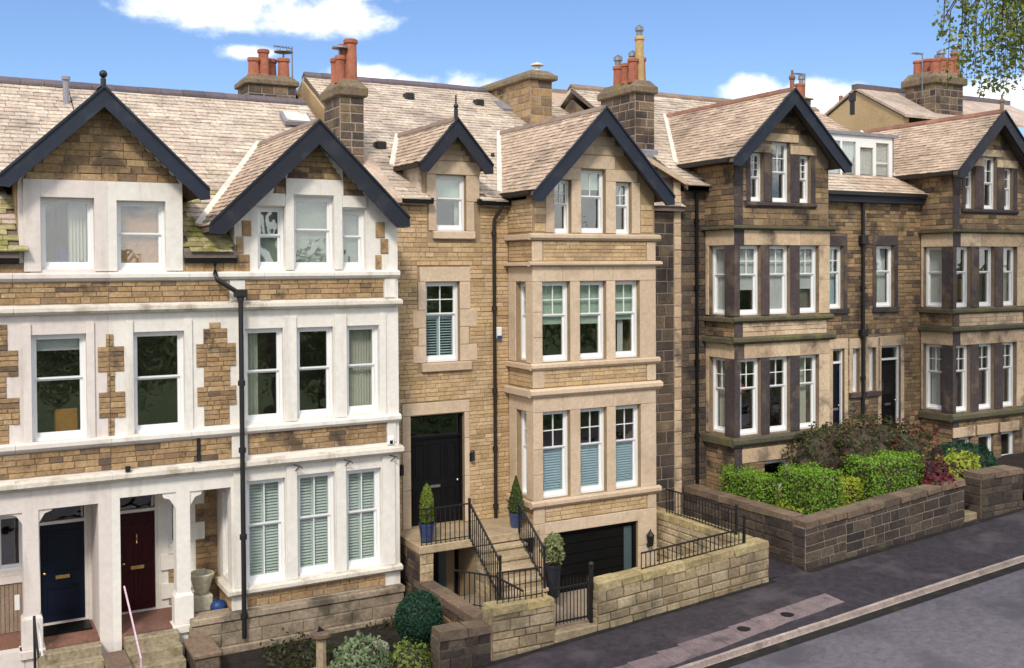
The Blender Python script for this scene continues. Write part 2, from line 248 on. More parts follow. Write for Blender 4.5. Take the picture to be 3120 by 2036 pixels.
# ------------------------------------------------------------------ mesh helpers
class FR:
    """wall frame: u along the wall, d into the wall, z up.  F faces -Y, S faces -X, E faces +X"""
    def __init__(s, kind, o, slope=0, u0=0): s.k, s.o, s.s, s.u0 = kind, o, slope, u0
    def p(s, u, d, z):
        z = z + s.s * (u - s.u0)
        if s.k == 'F': return (u, s.o + d, z)
        if s.k == 'S': return (s.o + d, u, z)
        return (s.o - d, u, z)
    def axes(s):
        c = 1 / math.sqrt(1 + s.s * s.s)
        if s.k == 'F': return Vector((c, 0, s.s * c)), Vector((0, 1, 0)), Vector((-s.s * c, 0, c))
        if s.k == 'S': return Vector((0, -c, -s.s * c)), Vector((1, 0, 0)), Vector((0, -s.s * c, c))
        return Vector((0, c, s.s * c)), Vector((-1, 0, 0)), Vector((0, -s.s * c, c))
ID = None
class MB:
    def __init__(s): s.v, s.f = [], []
    def hexa(s, pts):
        b = len(s.v); s.v += [tuple(p) for p in pts]
        s.f += [(b + i for i in q) for q in ((0, 3, 2, 1), (4, 5, 6, 7), (0, 1, 5, 4), (1, 2, 6, 5), (2, 3, 7, 6), (3, 0, 4, 7))]
    def box(s, x0, x1, y0, y1, z0, z1, fr=None):
        P = [(x0, y0, z0), (x1, y0, z0), (x1, y1, z0), (x0, y1, z0), (x0, y0, z1), (x1, y0, z1), (x1, y1, z1), (x0, y1, z1)]
        s.hexa([fr.p(*p) for p in P] if fr else P)
    def prism(s, poly, d0, d1, fr=None):
        n = len(poly); b = len(s.v); g = fr.p if fr else (lambda u, d, z: (u, d, z))
        s.v += [g(u, d0, z) for u, z in poly] + [g(u, d1, z) for u, z in poly]
        s.f.append(tuple(b + i for i in range(n))); s.f.append(tuple(b + n + i for i in reversed(range(n))))
        for i in range(n): j = (i + 1) % n; s.f.append((b + i, b + n + i, b + n + j, b + j))
    def beam(s, p, q, w, h, up=(0, 0, 1)):
        p, q = Vector(p), Vector(q); a = (q - p).normalized(); u = Vector(up)
        x = a.cross(u)
        if x.length < 1e-4: x = a.cross(Vector((1, 0, 0)))
        x.normalize(); y = x.cross(a).normalized(); x *= w / 2; y *= h / 2
        s.hexa([p - x - y, p + x - y, q + x - y, q - x - y, p - x + y, p + x + y, q + x + y, q - x + y])
    def tube(s, pts, r, n=8, caps=True):
        pts = [Vector(p) for p in pts]; rs = r if isinstance(r, (list, tuple)) else [r] * len(pts); b = len(s.v)
        for i, p in enumerate(pts):
            a = (pts[min(i + 1, len(pts) - 1)] - pts[max(i - 1, 0)]).normalized()
            x = a.cross(Vector((0, 0, 1)))
            if x.length < .05: x = Vector((1, 0, 0))
            x.normalize(); y = x.cross(a)
            for k in range(n): t = 2 * math.pi * k / n; s.v.append(tuple(p + (x * math.cos(t) + y * math.sin(t)) * rs[i]))
        for i in range(len(pts) - 1):
            for k in range(n): k2 = (k + 1) % n; s.f.append((b + i * n + k, b + i * n + k2, b + (i + 1) * n + k2, b + (i + 1) * n + k))
        if caps: s.f.append(tuple(b + k for k in reversed(range(n)))); s.f.append(tuple(b + (len(pts) - 1) * n + k for k in range(n)))
    def lathe(s, prof, c=(0, 0, 0), n=20):
        b = len(s.v)
        for r, z in prof:
            for k in range(n): t = 2 * math.pi * k / n; s.v.append((c[0] + r * math.cos(t), c[1] + r * math.sin(t), c[2] + z))
        for i in range(len(prof) - 1):
            for k in range(n): k2 = (k + 1) % n; s.f.append((b + i * n + k, b + i * n + k2, b + (i + 1) * n + k2, b + (i + 1) * n + k))
        s.f.append(tuple(b + k for k in reversed(range(n)))); s.f.append(tuple(b + (len(prof) - 1) * n + k for k in range(n)))
    def ball(s, c, r, n=10, m=7):
        prof = [(max(.002, math.sin(math.pi * i / m)), -math.cos(math.pi * i / m)) for i in range(m + 1)]
        b = len(s.v); rr = r if isinstance(r, (tuple, list)) else (r, r, r)
        t = MB(); t.lathe(prof, (0, 0, 0), n)
        s.v += [(c[0] + x * rr[0], c[1] + y * rr[1], c[2] + z * rr[2]) for x, y, z in t.v]; s.f += [tuple(b + i for i in f) for f in t.f]
    def build(s, name, m, parent=None, kind=None, label=None, smooth=False, bevel=0):
        me = bpy.data.meshes.new(name); me.from_pydata(s.v, [], [tuple(f) for f in s.f])
        bm = bmesh.new(); bm.from_mesh(me)
        bmesh.ops.recalc_face_normals(bm, faces=bm.faces)
        if bevel: bmesh.ops.bevel(bm, geom=bm.edges[:], offset=bevel, segments=1, affect='EDGES', clamp_overlap=True)
        bm.to_mesh(me); bm.free()
        if smooth:
            for p in me.polygons: p.use_smooth = True
            try: me.set_sharp_from_angle(angle=rad(40))
            except Exception: pass
        me.materials.append(MT[m] if isinstance(m, str) else m)
        o = bpy.data.objects.new(name, me); COL.objects.link(o)
        if parent: setpar(o, parent)
        if kind: o['kind'] = kind
        if label: o['label'] = label
        return o
BASE = {}
def setpar(o, p):
    o.parent = p
    if p.name in BASE: o.location = -BASE[p.name]      # thing's origin stands at its base; parts are built in world metres
def thing(name, label, cat, loc=(0, 0, 0), group=None):
    o = bpy.data.objects.new(name, None); COL.objects.link(o); o.location = loc; o.empty_display_size = .2
    o['label'] = label; o['category'] = cat
    if group: o['group'] = group
    BASE[o.name] = Vector(loc); return o
def holder(name, parent):
    """part with a mesh of its own is built by MB; this returns an MB bound to it"""
    return MB()

def wall(mb, fr, u0, u1, z0, z1, holes=(), t=.3):
    us = sorted({u0, u1, *[h[0] for h in holes], *[h[1] for h in holes]}); zs = sorted({z0, z1, *[h[2] for h in holes], *[h[3] for h in holes]})
    us = [u for u in us if u0 <= u <= u1]; zs = [z for z in zs if z0 <= z <= z1]
    for i in range(len(us) - 1):
        run = None
        for j in range(len(zs) - 1):
            cu, cz = (us[i] + us[i + 1]) / 2, (zs[j] + zs[j + 1]) / 2
            inside = any(h[0] < cu < h[1] and h[2] < cz < h[3] for h in holes)
            if not inside:
                if run is None: run = [zs[j], zs[j + 1]]
                else: run[1] = zs[j + 1]
            if inside or j == len(zs) - 2:
                if run: mb.box(us[i], us[i + 1], 0, t, run[0], run[1], fr); run = None
def spans(poly, z):
    xs = []
    n = len(poly)
    for i in range(n):
        (a, b), (c, d) = poly[i], poly[(i + 1) % n]
        if (b <= z < d) or (d <= z < b): xs.append(a + (z - b) / (d - b) * (c - a))
    xs.sort(); return [(xs[i], xs[i + 1]) for i in range(0, len(xs) - 1, 2)]

# ---- pieces: stones, slates; the 300 that show largest per thing become objects, the rest one joined part
def unit_stone(seed):
    r = random.Random(seed); b = .055
    o = [(-.5, 0, -.5), (.5, 0, -.5), (.5, 0, .5), (-.5, 0, .5)]
    m = [(-.5, -.62, -.5), (.5, -.62, -.5), (.5, -.62, .5), (-.5, -.62, .5)]
    f = [(x * (1 - 2 * b * .6) + r.uniform(-.02, .02), -1 + r.uniform(-.25, .25), z * (1 - 2 * b * 1.6) + r.uniform(-.03, .03)) for x, _, z in o]
    v = o + m + f; F = []
    for k in range(2):
        for i in range(4): j = (i + 1) % 4; F.append((4 * k + i, 4 * k + j, 4 * k + 4 + j, 4 * k + 4 + i))
    F.append((8, 9, 10, 11)); return np.array(v), F
def unit_slate(seed):
    r = random.Random(seed)
    a = [r.uniform(-.03, .03) for _ in range(2)]
    v = [(-.5, a[0] * .6, 0), (.5, a[1] * .6, 0), (.49, 1.12, 0), (-.49, 1.12, 0), (-.5, a[0] * .6, 1), (.5, a[1] * .6, 1), (.49, 1.12, 1), (-.49, 1.12, 1)]
    return np.array(v), [(4, 5, 6, 7), (0, 1, 5, 4), (1, 2, 6, 5), (3, 0, 4, 7)]
def unit_block(seed):
    r = random.Random(seed); b = .08
    v = []
    for z in (-.5, .5):
        for x, y in ((-.5, -.5), (.5, -.5), (.5, .5), (-.5, .5)): v.append((x + r.uniform(-.03, .03), y + r.uniform(-.04, .04), z + r.uniform(-.06, .06)))
    return np.array(v), [(0, 3, 2, 1), (4, 5, 6, 7), (0, 1, 5, 4), (1, 2, 6, 5), (2, 3, 7, 6), (3, 0, 4, 7)]
UNITS = {'stone': [unit_stone(i) for i in range(6)], 'slate': [unit_slate(i + 20) for i in range(6)], 'block': [unit_block(i + 40) for i in range(6)]}
UMESH = {}
def umesh(kind, i, m):
    k = (kind, i, m)
    if k not in UMESH:
        v, f = UNITS[kind][i]; me = bpy.data.meshes.new(kind); me.from_pydata(v.tolist(), [], f); me.materials.append(MT[m]); UMESH[k] = me
    return UMESH[k]
def pieces_commit(items, limit=300):
    """items: (name, unitkind, matname, Matrix, parent, areavec) ; parent = part object in world metres"""
    sc = []
    for it in items:
        Mx = it[3]; c = np.array(Mx.translation); d = c - CAM; z = d @ _f
        s = 0
        if z > 1:
            x = (d @ _r) / z * FPX; y = CY - (d @ _u) / z * FPX
            if abs(x) < 1570 and -10 < y < 2046: s = it[5] / z / z
        sc.append(s)
    order = sorted(range(len(items)), key=lambda i: -sc[i]); top = set(i for i in order[:limit] if sc[i] > 0)
    rest = {}
    for i, it in enumerate(items):
        name, uk, m, Mx, par, ar = it
        k = rnd.randrange(6)
        if i in top:
            o = bpy.data.objects.new(name, umesh(uk, k, m)); COL.objects.link(o); o.parent = par
            o.matrix_basis = (Matrix.Translation(-BASE[par.name]) @ Mx) if par.name in BASE else Mx
        else: rest.setdefault((name, par.name, m), []).append((uk, k, Mx, par))
    for (name, pn, m), L in rest.items():
        V, F, b = [], [], 0
        for uk, k, Mx, par in L:
            v, f = UNITS[uk][k]; A = np.array(Mx); V.append(v @ A[:3, :3].T + A[:3, 3])
            F += [tuple(b + i for i in q) for q in f]; b += len(v)
        me = bpy.data.meshes.new(name + '_field'); me.from_pydata(np.concatenate(V).tolist(), [], F); me.materials.append(MT[m])
        o = bpy.data.objects.new(name + '_field', me); COL.objects.link(o); o.parent = par
        if par.name in BASE: o.location = -BASE[par.name]
        o['kind'] = 'stuff'
def stones(items, par, fr, poly, ch, lr, m, proud=.022, holes=(), gap=.011, name='stone', jit=.22):
    z0 = min(p[1] for p in poly); z1 = max(p[1] for p in poly); z = z0
    n = max(1, round((z1 - z0) / ch)); hs = [rnd.uniform(1 - jit, 1 + jit) for _ in range(n)]; sm = (z1 - z0) / sum(hs)
    U, D, Z = fr.axes()
    for h in hs:
        h *= sm; zm = z + h / 2; iv = spans(poly, zm)
        for ho in holes:
            if ho[2] < z + h * .72 and ho[3] > z + h * .28:
                new = []
                for a, b in iv:
                    if ho[1] <= a or ho[0] >= b: new.append((a, b)); continue
                    if a < ho[0]: new.append((a, ho[0]))
                    if b > ho[1]: new.append((ho[1], b))
                iv = new
        for a, b in iv:
            u = a
            while u < b - .01:
                l = rnd.uniform(*lr) * (1 if rnd.random() > .12 else .55)
                if b - (u + l) < lr[0] * .6: l = b - u
                if l > lr[1] * 1.4: l /= 2
                pr = proud * rnd.uniform(.65, 1.3)
                c = Vector(fr.p(u + l / 2, 0, zm))
                A = [U * max(.02, l - gap), D * pr, Z * max(.015, h - gap)]
                Mx = Matrix(((A[0][0], A[1][0], A[2][0], c[0]), (A[0][1], A[1][1], A[2][1], c[1]), (A[0][2], A[1][2], A[2][2], c[2]), (0, 0, 0, 1)))
                items.append((name, 'stone', m, Mx, par, l * h)); u += l
        z += h
def slates(items, par, O, U, S, poly, e, wr, m, skip=None, t=.022, mfun=None):
    """roof plane: O origin, U along the eaves, S up the slope; poly in (u, s) metres"""
    O, U, S = Vector(O), Vector(U).normalized(), Vector(S).normalized(); Nn = U.cross(S).normalized()
    s0 = min(p[1] for p in poly); s1 = max(p[1] for p in poly); k = 0; s = s0
    while s < s1 - .03:
        ee = min(e * rnd.uniform(.93, 1.07), s1 - s)
        for a, b in spans(poly, s + ee * .5):
            u = a + (-.5 * wr[0] * (k % 2) if b - a > 1 else 0)
            while u < b - .02:
                l = rnd.uniform(*wr)
                ua, ub = max(u, a), min(u + l, b)
                if ub - ua < .05: u += l; continue
                c = O + U * ((ua + ub) / 2) + S * (s + rnd.uniform(-.008, .008)) + Nn * (.026 + rnd.uniform(0, .006))
                u += l
                if skip and skip(c + S * ee * .6): continue
                sd = (S * ee - Nn * .022); tn = U.cross(sd).normalized() * t * rnd.uniform(.7, 1.25); ux = U * (ub - ua - .006)
                Mx = Matrix(((ux[0], sd[0], tn[0], c[0]), (ux[1], sd[1], tn[1], c[1]), (ux[2], sd[2], tn[2], c[2]), (0, 0, 0, 1)))
                vd = (Vector(CAM) - c).normalized()
                items.append(('slate', 'slate', mfun(c) if mfun else m, Mx, par, (ub - ua) * ee * max(.0, vd.dot(Nn))))
        s += ee; k += 1

# ---- windows
def shade_sheet(mb, fr, u0, u1, z0, z1, d, amp, n):
    b = len(mb.v); k = n * 2 + 1
    for i in range(k):
        u = u0 + (u1 - u0) * i / (k - 1); dd = d + (amp if i % 2 else -amp)
        mb.v += [fr.p(u, dd, z0), fr.p(u, dd, z1)]
    for i in range(k - 1): mb.f.append((b + 2 * i, b + 2 * i + 2, b + 2 * i + 3, b + 2 * i + 1))
def win(house, fr, u0, u1, z0, z1, sash=.46, top=None, low=None, fill=(), m='upvc', rec=.12, fw=.055, sw=.045, br=.085, name='window', cas=None):
    """sash window: outer frame, two sashes with panes and glazing bars, whatever hangs behind it"""
    mb = MB()
    mb.box(u0, u0 + fw, rec, rec + .13, z0, z1, fr); mb.box(u1 - fw, u1, rec, rec + .13, z0, z1, fr)
    mb.box(u0 + fw, u1 - fw, rec, rec + .13, z1 - fw, z1, fr); mb.box(u0 + fw, u1 - fw, rec - .02, rec + .13, z0, z0 + fw, fr)
    W = mb.build(name, m, house)
    a0, a1, b0, b1 = u0 + fw, u1 - fw, z0 + fw, z1 - fw
    parts = [(b0, b1, rec + .035, None)] if sash is None else [(b1 - (b1 - b0) * sash, b1, rec + .025, top), (b0, b1 - (b1 - b0) * sash, rec + .065, low)]
    if cas: top = cas
    for i, (s0, s1, d, bars) in enumerate(parts):
        sb = MB(); lo = br if (i == len(parts) - 1) else .035; hi = sw if i == 0 else .035
        sb.box(a0, a0 + sw, d, d + .04, s0, s1, fr); sb.box(a1 - sw, a1, d, d + .04, s0, s1, fr)
        sb.box(a0 + sw, a1 - sw, d, d + .04, s0, s0 + lo, fr); sb.box(a0 + sw, a1 - sw, d, d + .04, s1 - hi, s1, fr)
        sb.build('sash', m, W)
        nc, nr = bars or (1, 1); gu, gz = (a1 - a0 - 2 * sw) / nc, (s1 - hi - s0 - lo) / nr
        for ci in range(nc):
            for ri in range(nr):
                g = MB(); g.box(a0 + sw + gu * ci, a0 + sw + gu * (ci + 1) - (.001 if ci < nc - 1 else 0), d + .018, d + .024, s0 + lo + gz * ri, s0 + lo + gz * (ri + 1) - (.001 if ri < nr - 1 else 0), fr); g.build('pane', 'glass', W)
        if bars:
            gb = MB()
            for k in range(1, bars[0]): u = a0 + sw + (a1 - a0 - 2 * sw) * k / bars[0]; gb.box(u - .011, u + .011, d + .004, d + .036, s0 + lo, s1 - hi, fr)
            for k in range(1, bars[1]): z = s0 + lo + (s1 - hi - s0 - lo) * k / bars[1]; gb.box(a0 + sw, a1 - sw, d + .006, d + .034, z - .011, z + .011, fr)
            gb.build('glazing_bar', m, W)
    H = b1 - b0; dd = rec + .135
    for f in fill:
        k = f[0]
        if k == 'blind':                                   # ('blind', fraction from top, material)
            q = MB(); q.box(a0, a1, dd, dd + .008, b1 - H * f[1], b1, fr); q.box(a0, a1, dd - .008, dd + .016, b1 - H * f[1] - .02, b1 - H * f[1], fr); q.build('roller_blind', f[2], W)
        elif k == 'curt':                                  # ('curt', from, to, material) across the opening
            q = MB(); shade_sheet(q, fr, a0 + (a1 - a0) * f[1], a0 + (a1 - a0) * f[2], b0 - .05, b1, dd + .08, .022, max(3, int((f[2] - f[1]) * (a1 - a0) / .06))); q.build('curtain', f[3], W)
        elif k == 'shut':                                  # ('shut', z from, z to (fractions), leaves, material): louvred shutters
            s0, s1 = b0 + H * f[1], b0 + H * f[2]; n = f[3]; q = MB(); l = MB()
            for i in range(n):
                p0 = a0 + (a1 - a0) * i / n; p1 = a0 + (a1 - a0) * (i + 1) / n
                q.box(p0, p0 + .04, dd, dd + .03, s0, s1, fr); q.box(p1 - .04, p1, dd, dd + .03, s0, s1, fr)
                q.box(p0 + .04, p1 - .04, dd, dd + .03, s0, s0 + .06, fr); q.box(p0 + .04, p1 - .04, dd, dd + .03, s1 - .06, s1, fr)
                z = s0 + .075
                while z < s1 - .08:
                    c = [(p0 + .04, dd - .012, z), (p1 - .04, dd - .012, z), (p1 - .04, dd + .03, z + f[5]), (p0 + .04, dd + .03, z + f[5])]
                    l.hexa([fr.p(*x) for x in c] + [fr.p(x[0], x[1], x[2] + .008) for x in c]); z += .062
            q.build('shutter_frame', f[4], W); l.build('louvre', f[4], W, kind='stuff')
        elif k == 'item':                                  # ('item', u from, u to, z from, z to fractions, depth, material)
            q = MB(); q.box(a0 + (a1 - a0) * f[1], a0 + (a1 - a0) * f[2], dd + f[5], dd + f[5] + .15, b0 + H * f[3], b0 + H * f[4], fr); q.build('furnishing', f[6], W, bevel=.02)
    return W
def door(house, fr, u0, u1, z0, z1, m, panels, rec=.1, fan=None, knob='brass', kside=1, frame='upvc'):
    mb = MB(); fw = .05
    zt = z1 if not fan else fan[1]
    mb.box(u0, u0 + fw, rec - .03, rec + .1, z0, zt, fr); mb.box(u1 - fw, u1, rec - .03, rec + .1, z0, zt, fr); mb.box(u0 + fw, u1 - fw, rec - .03, rec + .1, zt - fw, zt, fr)
    if fan: mb.box(u0 + fw, u1 - fw, rec - .03, rec + .1, z1, z1 + .06, fr)
    D = mb.build('door', frame, house)
    lf = MB(); a0, a1 = u0 + fw, u1 - fw; zt2 = z1 if fan else z1 - fw
    lf.box(a0, a1, rec + .03, rec + .075, z0 + .01, zt2, fr); lf.build('door_leaf', m, D)
    pm = MB(); W = a1 - a0; H = zt2 - z0
    for p in panels:
        x0, x1, y0, y1 = a0 + W * p[0], a0 + W * p[1], z0 + H * p[2], z0 + H * p[3]
        for b0, b1, c0, c1 in ((x0, x1, y0, y0 + .03), (x0, x1, y1 - .03, y1), (x0, x0 + .03, y0 + .03, y1 - .03), (x1 - .03, x1, y0 + .03, y1 - .03)): pm.box(b0, b1, rec + .012, rec + .032, c0, c1, fr)
        pm.box(x0 + .07, x1 - .07, rec + .018, rec + .032, y0 + .07, y1 - .07, fr)
    if panels: pm.build('door_panel', m, D)
    if fan:
        g = MB(); g.box(a0, a1, rec + .04, rec + .046, z1 + .06, zt - fw, fr); g.build('fanlight', 'glass_dark', D)
    k = MB(); ku = a1 - .08 if kside > 0 else a0 + .08; k.ball(fr.p(ku, rec - .01, z0 + 1.0), .035); k.build('door_knob', knob, D, smooth=True)
    lb = MB(); um = (a0 + a1) / 2; lb.box(um - .13, um + .13, rec + .012, rec + .032, z0 + .86, z0 + .93, fr); lb.build('letter_box', knob, D)
    return D
def boards(house, xa, za, xl, zl, xr, zr, y, wd, m, t=.07):
    """pair of bargeboards meeting at the apex"""
    for s, x, z in ((-1, xl, zl), (1, xr, zr)):
        q = MB(); dx = .0
        k = abs((za - z) / (x - xa)); poly = [(xa, za), (x, z), (x + s * .01, z - .19), (x - s * (wd - .21) / k, z - .21), (xa, za - wd)]
        q.prism(poly, y - t, y); q.build('bargeboard', m, house)
        c = MB(); k = .05; a = Vector((xa, y - t - .03, za + .03)); b = Vector((x + s * .03, y - t - .03, z + .03))
        c.hexa([(xa, y - t - .035, za - .02), (x, y - t - .035, z - .02), (x, y - t, z - .02), (xa, y - t, za - .02), (xa, y - t - .035, za + .035), (x, y - t - .035, z + .035), (x, y - t, z + .035), (xa, y - t, za + .035)])
        c.build('barge_fillet', m, house)
def gable_roof(items, house, xa, za, xl, xr, y0, back, slope_m, e, wr, m, ridge_m='ridge_brown', only=None):
    """pitched roof over a gable: ridge runs from y0 to back(z) on the main slope"""
    mm = slope_m
    yb = back(za)
    for s, x in ((-1, xl), (1, xr)):
        if only and s != only: continue
        z = za - mm * abs(x - xa); ye = back(z)
        R = MB(); th = .10
        q = [(xa, y0, za), (x, y0, z), (x, ye + .3, z), (xa, yb + .3, za)]
        R.hexa([(a, b, c - th) for a, b, c in q] + q); ro = R.build('gable_roof', 'underlay', house)
        L = math.hypot(x - xa, za - z); S = Vector((xa - x, 0, za - z))
        if s < 0: U = Vector((0, -1, 0)); O = Vector((x, 0, z)); poly = [(-ye, 0), (-y0, 0), (-y0, L), (-yb, L)]
        else: U = Vector((0, 1, 0)); O = Vector((x, 0, z)); poly = [(y0, 0), (ye, 0), (yb, L), (y0, L)]
        slates(items, ro, O, U, S, poly, e, wr, m)
        v = MB(); a = Vector((x, ye, z)) + Vector((0, 0, .07)); b = Vector((xa, yb, za)) + Vector((0, 0, .05)); v.beam(a, b, .20, .05, (0, -.5, .85)); v.build('valley_flashing', 'lead_white', house)
    n = max(2, int((yb - y0) / .45)); rg = MB()
    for i in range(n):
        ya, yc = y0 + (yb - y0) * i / n, y0 + (yb - y0) * (i + 1) / n - .010; rg = MB(); dz = rnd.uniform(-.006, .006)
        rg.prism([(xa - .13, za - .07 + dz), (xa - .13, za - .03 + dz), (xa, za + .09 + dz), (xa + .13, za - .03 + dz), (xa + .13, za - .07 + dz), (xa, za + .03 + dz)], ya, yc); rg.build('ridge_tile', ridge_m, house)
def gutter(house, x0, x1, y, z, m='black'):
    g = MB(); g.prism([(y - .12, z), (y - .12, z + .11), (y, z + .12), (y, z - .01), (y - .06, z - .03)], x0, x1)
    g.v = [(d, u, zz) for u, d, zz in g.v]; g.build('gutter', m, house)
def pipe(house, pts, r=.045, m='pipe', clips=()):
    p = MB(); p.tube(pts, r, 8); P = p.build('downpipe', m, house, smooth=True)
    if clips:
        c = MB()
        for q in clips: c.tube([(q[0], q[1], q[2] - .05), (q[0], q[1], q[2] + .05)], r * 1.5, 8)
        c.build('pipe_collar', m, P)
    return P
def strip(house, name, x0, x1, z0, z1, y, out, m, ret=None, kind='F'):
    """moulded string course with a sloping top, its ends returned"""
    s = MB(); h = z1 - z0
    prof = [(y, z0), (y - out * .55, z0), (y - out, z0 + h * .35), (y - out, z0 + h * .78), (y - out * .35, z1), (y, z1)]
    n = max(1, round((x1 - x0) / 1.6)); b = 0
    for i in range(n):
        a = x0 + (x1 - x0) * i / n; c = x0 + (x1 - x0) * (i + 1) / n - (.006 if i < n - 1 else 0)
        k = len(s.v); s.prism(prof, a, c); s.v[k:] = [(d, u, z) for u, d, z in s.v[k:]]
    return s.build(name, m, house)
def side_strip(house, name, y0, y1, z0, z1, x, out, m):
    s = MB(); s.box(x - out, x + .02, y0, y1, z0, z1); return s.build(name, m, house, bevel=.015)
def pot(ch, x, y, z0, z1, r, m='terra', cowl=None, n=14):
    h = z1 - z0; p = MB()
    p.lathe([(r * 1.05, 0), (r * 1.05, .06), (r * .92, .08), (r * .82, h * .82), (r * .80, h - .12), (r * 1.0, h - .10), (r * 1.02, h - .03), (r * .86, h), (r * .70, h), (r * .68, h - .15)], (x, y, z0), n)
    P = p.build('chimney_pot', m, ch, smooth=True)
    if cowl == 'flat':
        c = MB(); c.lathe([(r * .15, 0), (r * .15, .16), (r * 1.5, .17), (r * 1.45, .21), (.01, .24)], (x, y, z1), 12); c.build('cowl', 'cowl', P)
    elif cowl == 'tall':
        c = MB(); c.lathe([(r * .6, 0), (r * .6, .14), (r * .85, .15), (r * .8, .26), (.01, .33)], (x, y, z1), 12); c.build('cowl', 'cowl', P)
def chimney(items, house, x0, x1, y0, y1, zb, zs, zc, m, mort, pots, ch=.2, lr=(.25, .5), capm='cap', ov=.09):
    b = MB(); b.box(x0, x1, y0, y1, zb, zs); C = b.build('chimney', mort, house)
    for fr, p in ((FR('F', y0), [(x0, zb), (x1, zb), (x1, zs), (x0, zs)]), (FR('S', x0), [(y0, zb), (y1, zb), (y1, zs), (y0, zs)]), (FR('E', x1), [(y0, zb), (y1, zb), (y1, zs), (y0, zs)])):
        stones(items, C, fr, p, ch, lr, m, proud=.014, gap=.034)
    c = MB(); c.box(x0 - ov, x1 + ov, y0 - ov, y1 + ov, zs, zs + (zc - zs) * .55); c.build('cap_course', capm, C, bevel=.03)
    c = MB(); k = zs + (zc - zs) * .55 - .005
    c.hexa([(x0 - ov * .6, y0 - ov * .6, k), (x1 + ov * .6, y0 - ov * .6, k), (x1 + ov * .6, y1 + ov * .6, k), (x0 - ov * .6, y1 + ov * .6, k), (x0 + .08, y0 + .08, zc), (x1 - .08, y0 + .08, zc), (x1 - .08, y1 - .08, zc), (x0 + .08, y1 - .08, zc)])
    c.build('flaunching', capm, C)
    for q in pots: pot(C, *q)
    return C
def shell(house, x0, x1, yf, ze, yr, zr, zb, floors, mid=None):
    """party walls, rear wall, floors and inner wall that close the house"""
    m = MB(); yb = 2 * yr - yf
    for x in (x0, x1 - .12): 
        k = len(m.v); m.prism([(yf + .32, zb), (yf + .32, ze - .12), (yr, zr - .25), (yb - .3, ze - .12), (yb - .3, zb)], x, x + .12); m.v[k:] = [(d, u, z) for u, d, z in m.v[k:]]
    m.box(x0 + .13, x1 - .13, yb - .3, yb, zb, ze); m.build('party_wall', 'mortar_B', house)
    r = MB(); r.box(x0 + .13, x1 - .13, yf + 3.6, yf + 3.7, zb, ze + .6)
    for z in floors: r.box(x0 + .13, x1 - .13, yf + .33, yf + 3.59, z - .25, z)
    r.build('inner_room', 'room', house)
def main_roof(items, house, x0, x1, ye, ze, yr, zr, skip, e, wr, m, mfun=None, ridge_m='ridge', notch=()):
    R = MB(); th = .12
    k_ = (zr - ze) / (yr - ye)
    at = lambda x, z: (x, ye + (z - ze) / k_, z)
    low = [(x0, ze)]; cells = []
    xs = sorted({x0, x1, *[v for g in notch for v in (g[3], g[0], g[4]) if x0 < v < x1]})
    def zlow(x):
        z = ze
        for xa, za, mm, xl, xr in notch:
            if xl - 1e-6 <= x <= xr + 1e-6: z = max(z, za - mm * abs(x - xa) - .12)
        return z
    for a, c in zip(xs[:-1], xs[1:]):
        q = [at(a, zlow(a + 1e-4)), at(c, zlow(c - 1e-4)), at(c, zr), at(a, zr)]
        R.hexa([(x, y, z - th) for x, y, z in q] + q)
    ro = R.build('roof', 'underlay', house)
    R = MB(); q = [(x0, yr, zr), (x1, yr, zr), (x1, 2 * yr - ye, ze), (x0, 2 * yr - ye, ze)]
    R.hexa([(a, b, c - th) for a, b, c in q] + q); R.build('rear_roof', m, house)
    L = math.hypot(yr - ye, zr - ze)
    slates(items, ro, (x0, ye, ze), (1, 0, 0), (0, yr - ye, zr - ze), [(0, -.05), (x1 - x0, -.05), (x1 - x0, L - .05), (0, L - .05)], e, wr, m, skip=skip, mfun=mfun)
    rg = MB(); n = int((x1 - x0) / .5)
    for i in range(n):
        a = x0 + (x1 - x0) * i / n; c = x0 + (x1 - x0) * (i + 1) / n - .010; rg = MB(); k = 0
        rg.prism([(yr - .19, zr - .06), (yr - .19, zr), (yr, zr + .13), (yr + .19, zr), (yr + .19, zr - .06), (yr, zr + .05)], a, c); dz = rnd.uniform(-.008, .008); rg.v = [(d, u, z + dz) for u, d, z in rg.v]; rg.build('ridge_tile', ridge_m, house)
    return ro
def under(gs):
    def f(c):
        return any(c.z < za - mm * abs(c.x - xa) - .02 and xl < c.x < xr for xa, za, mm, xl, xr in gs)
    return f

# ------------------------------------------------------------------ ground, road, pavement
def zst(x): return .05 + .068 * (max(-60, min(70, x)) - 12)
def sheet(name, xs, ys, zf, m, kind='structure'):
    b = MB()
    for y in ys:
        for x in xs: b.v.append((x, y, zf(x, y)))
    nx = len(xs)
    for j in range(len(ys) - 1):
        for i in range(nx - 1): k = j * nx + i; b.f.append((k, k + 1, k + nx + 1, k + nx))
    o = b.build(name, m, kind=kind)
    return o
XS = [-400, -60] + [i * 2 for i in range(-29, 36)] + [72, 400]
sheet('ground', [-900] + XS + [900], [-900, -200, -40, -16, -13, 2, 40, 200, 900], lambda x, y: zst(x) - .42, 'grass')
def zp(x, y): return zst(x) + (y + 5.7) / 2.45 * .12
sheet('road', XS, [-13.0, -9.3, -5.72], lambda x, y: zst(x) - .11 + (.05 if y == -9.3 else 0), 'road')
pv = sheet('pavement', XS, [-5.58, -4.4, -3.05], zp, 'tarmac')
sheet('far_pavement', XS, [-15.6, -13.2], lambda x, y: zst(x), 'tarmac')
ks = sheet('kerb', XS, [-5.70, -5.58], lambda x, y: zst(x) - .10, 'kerb')
KM = []
x = -8.0
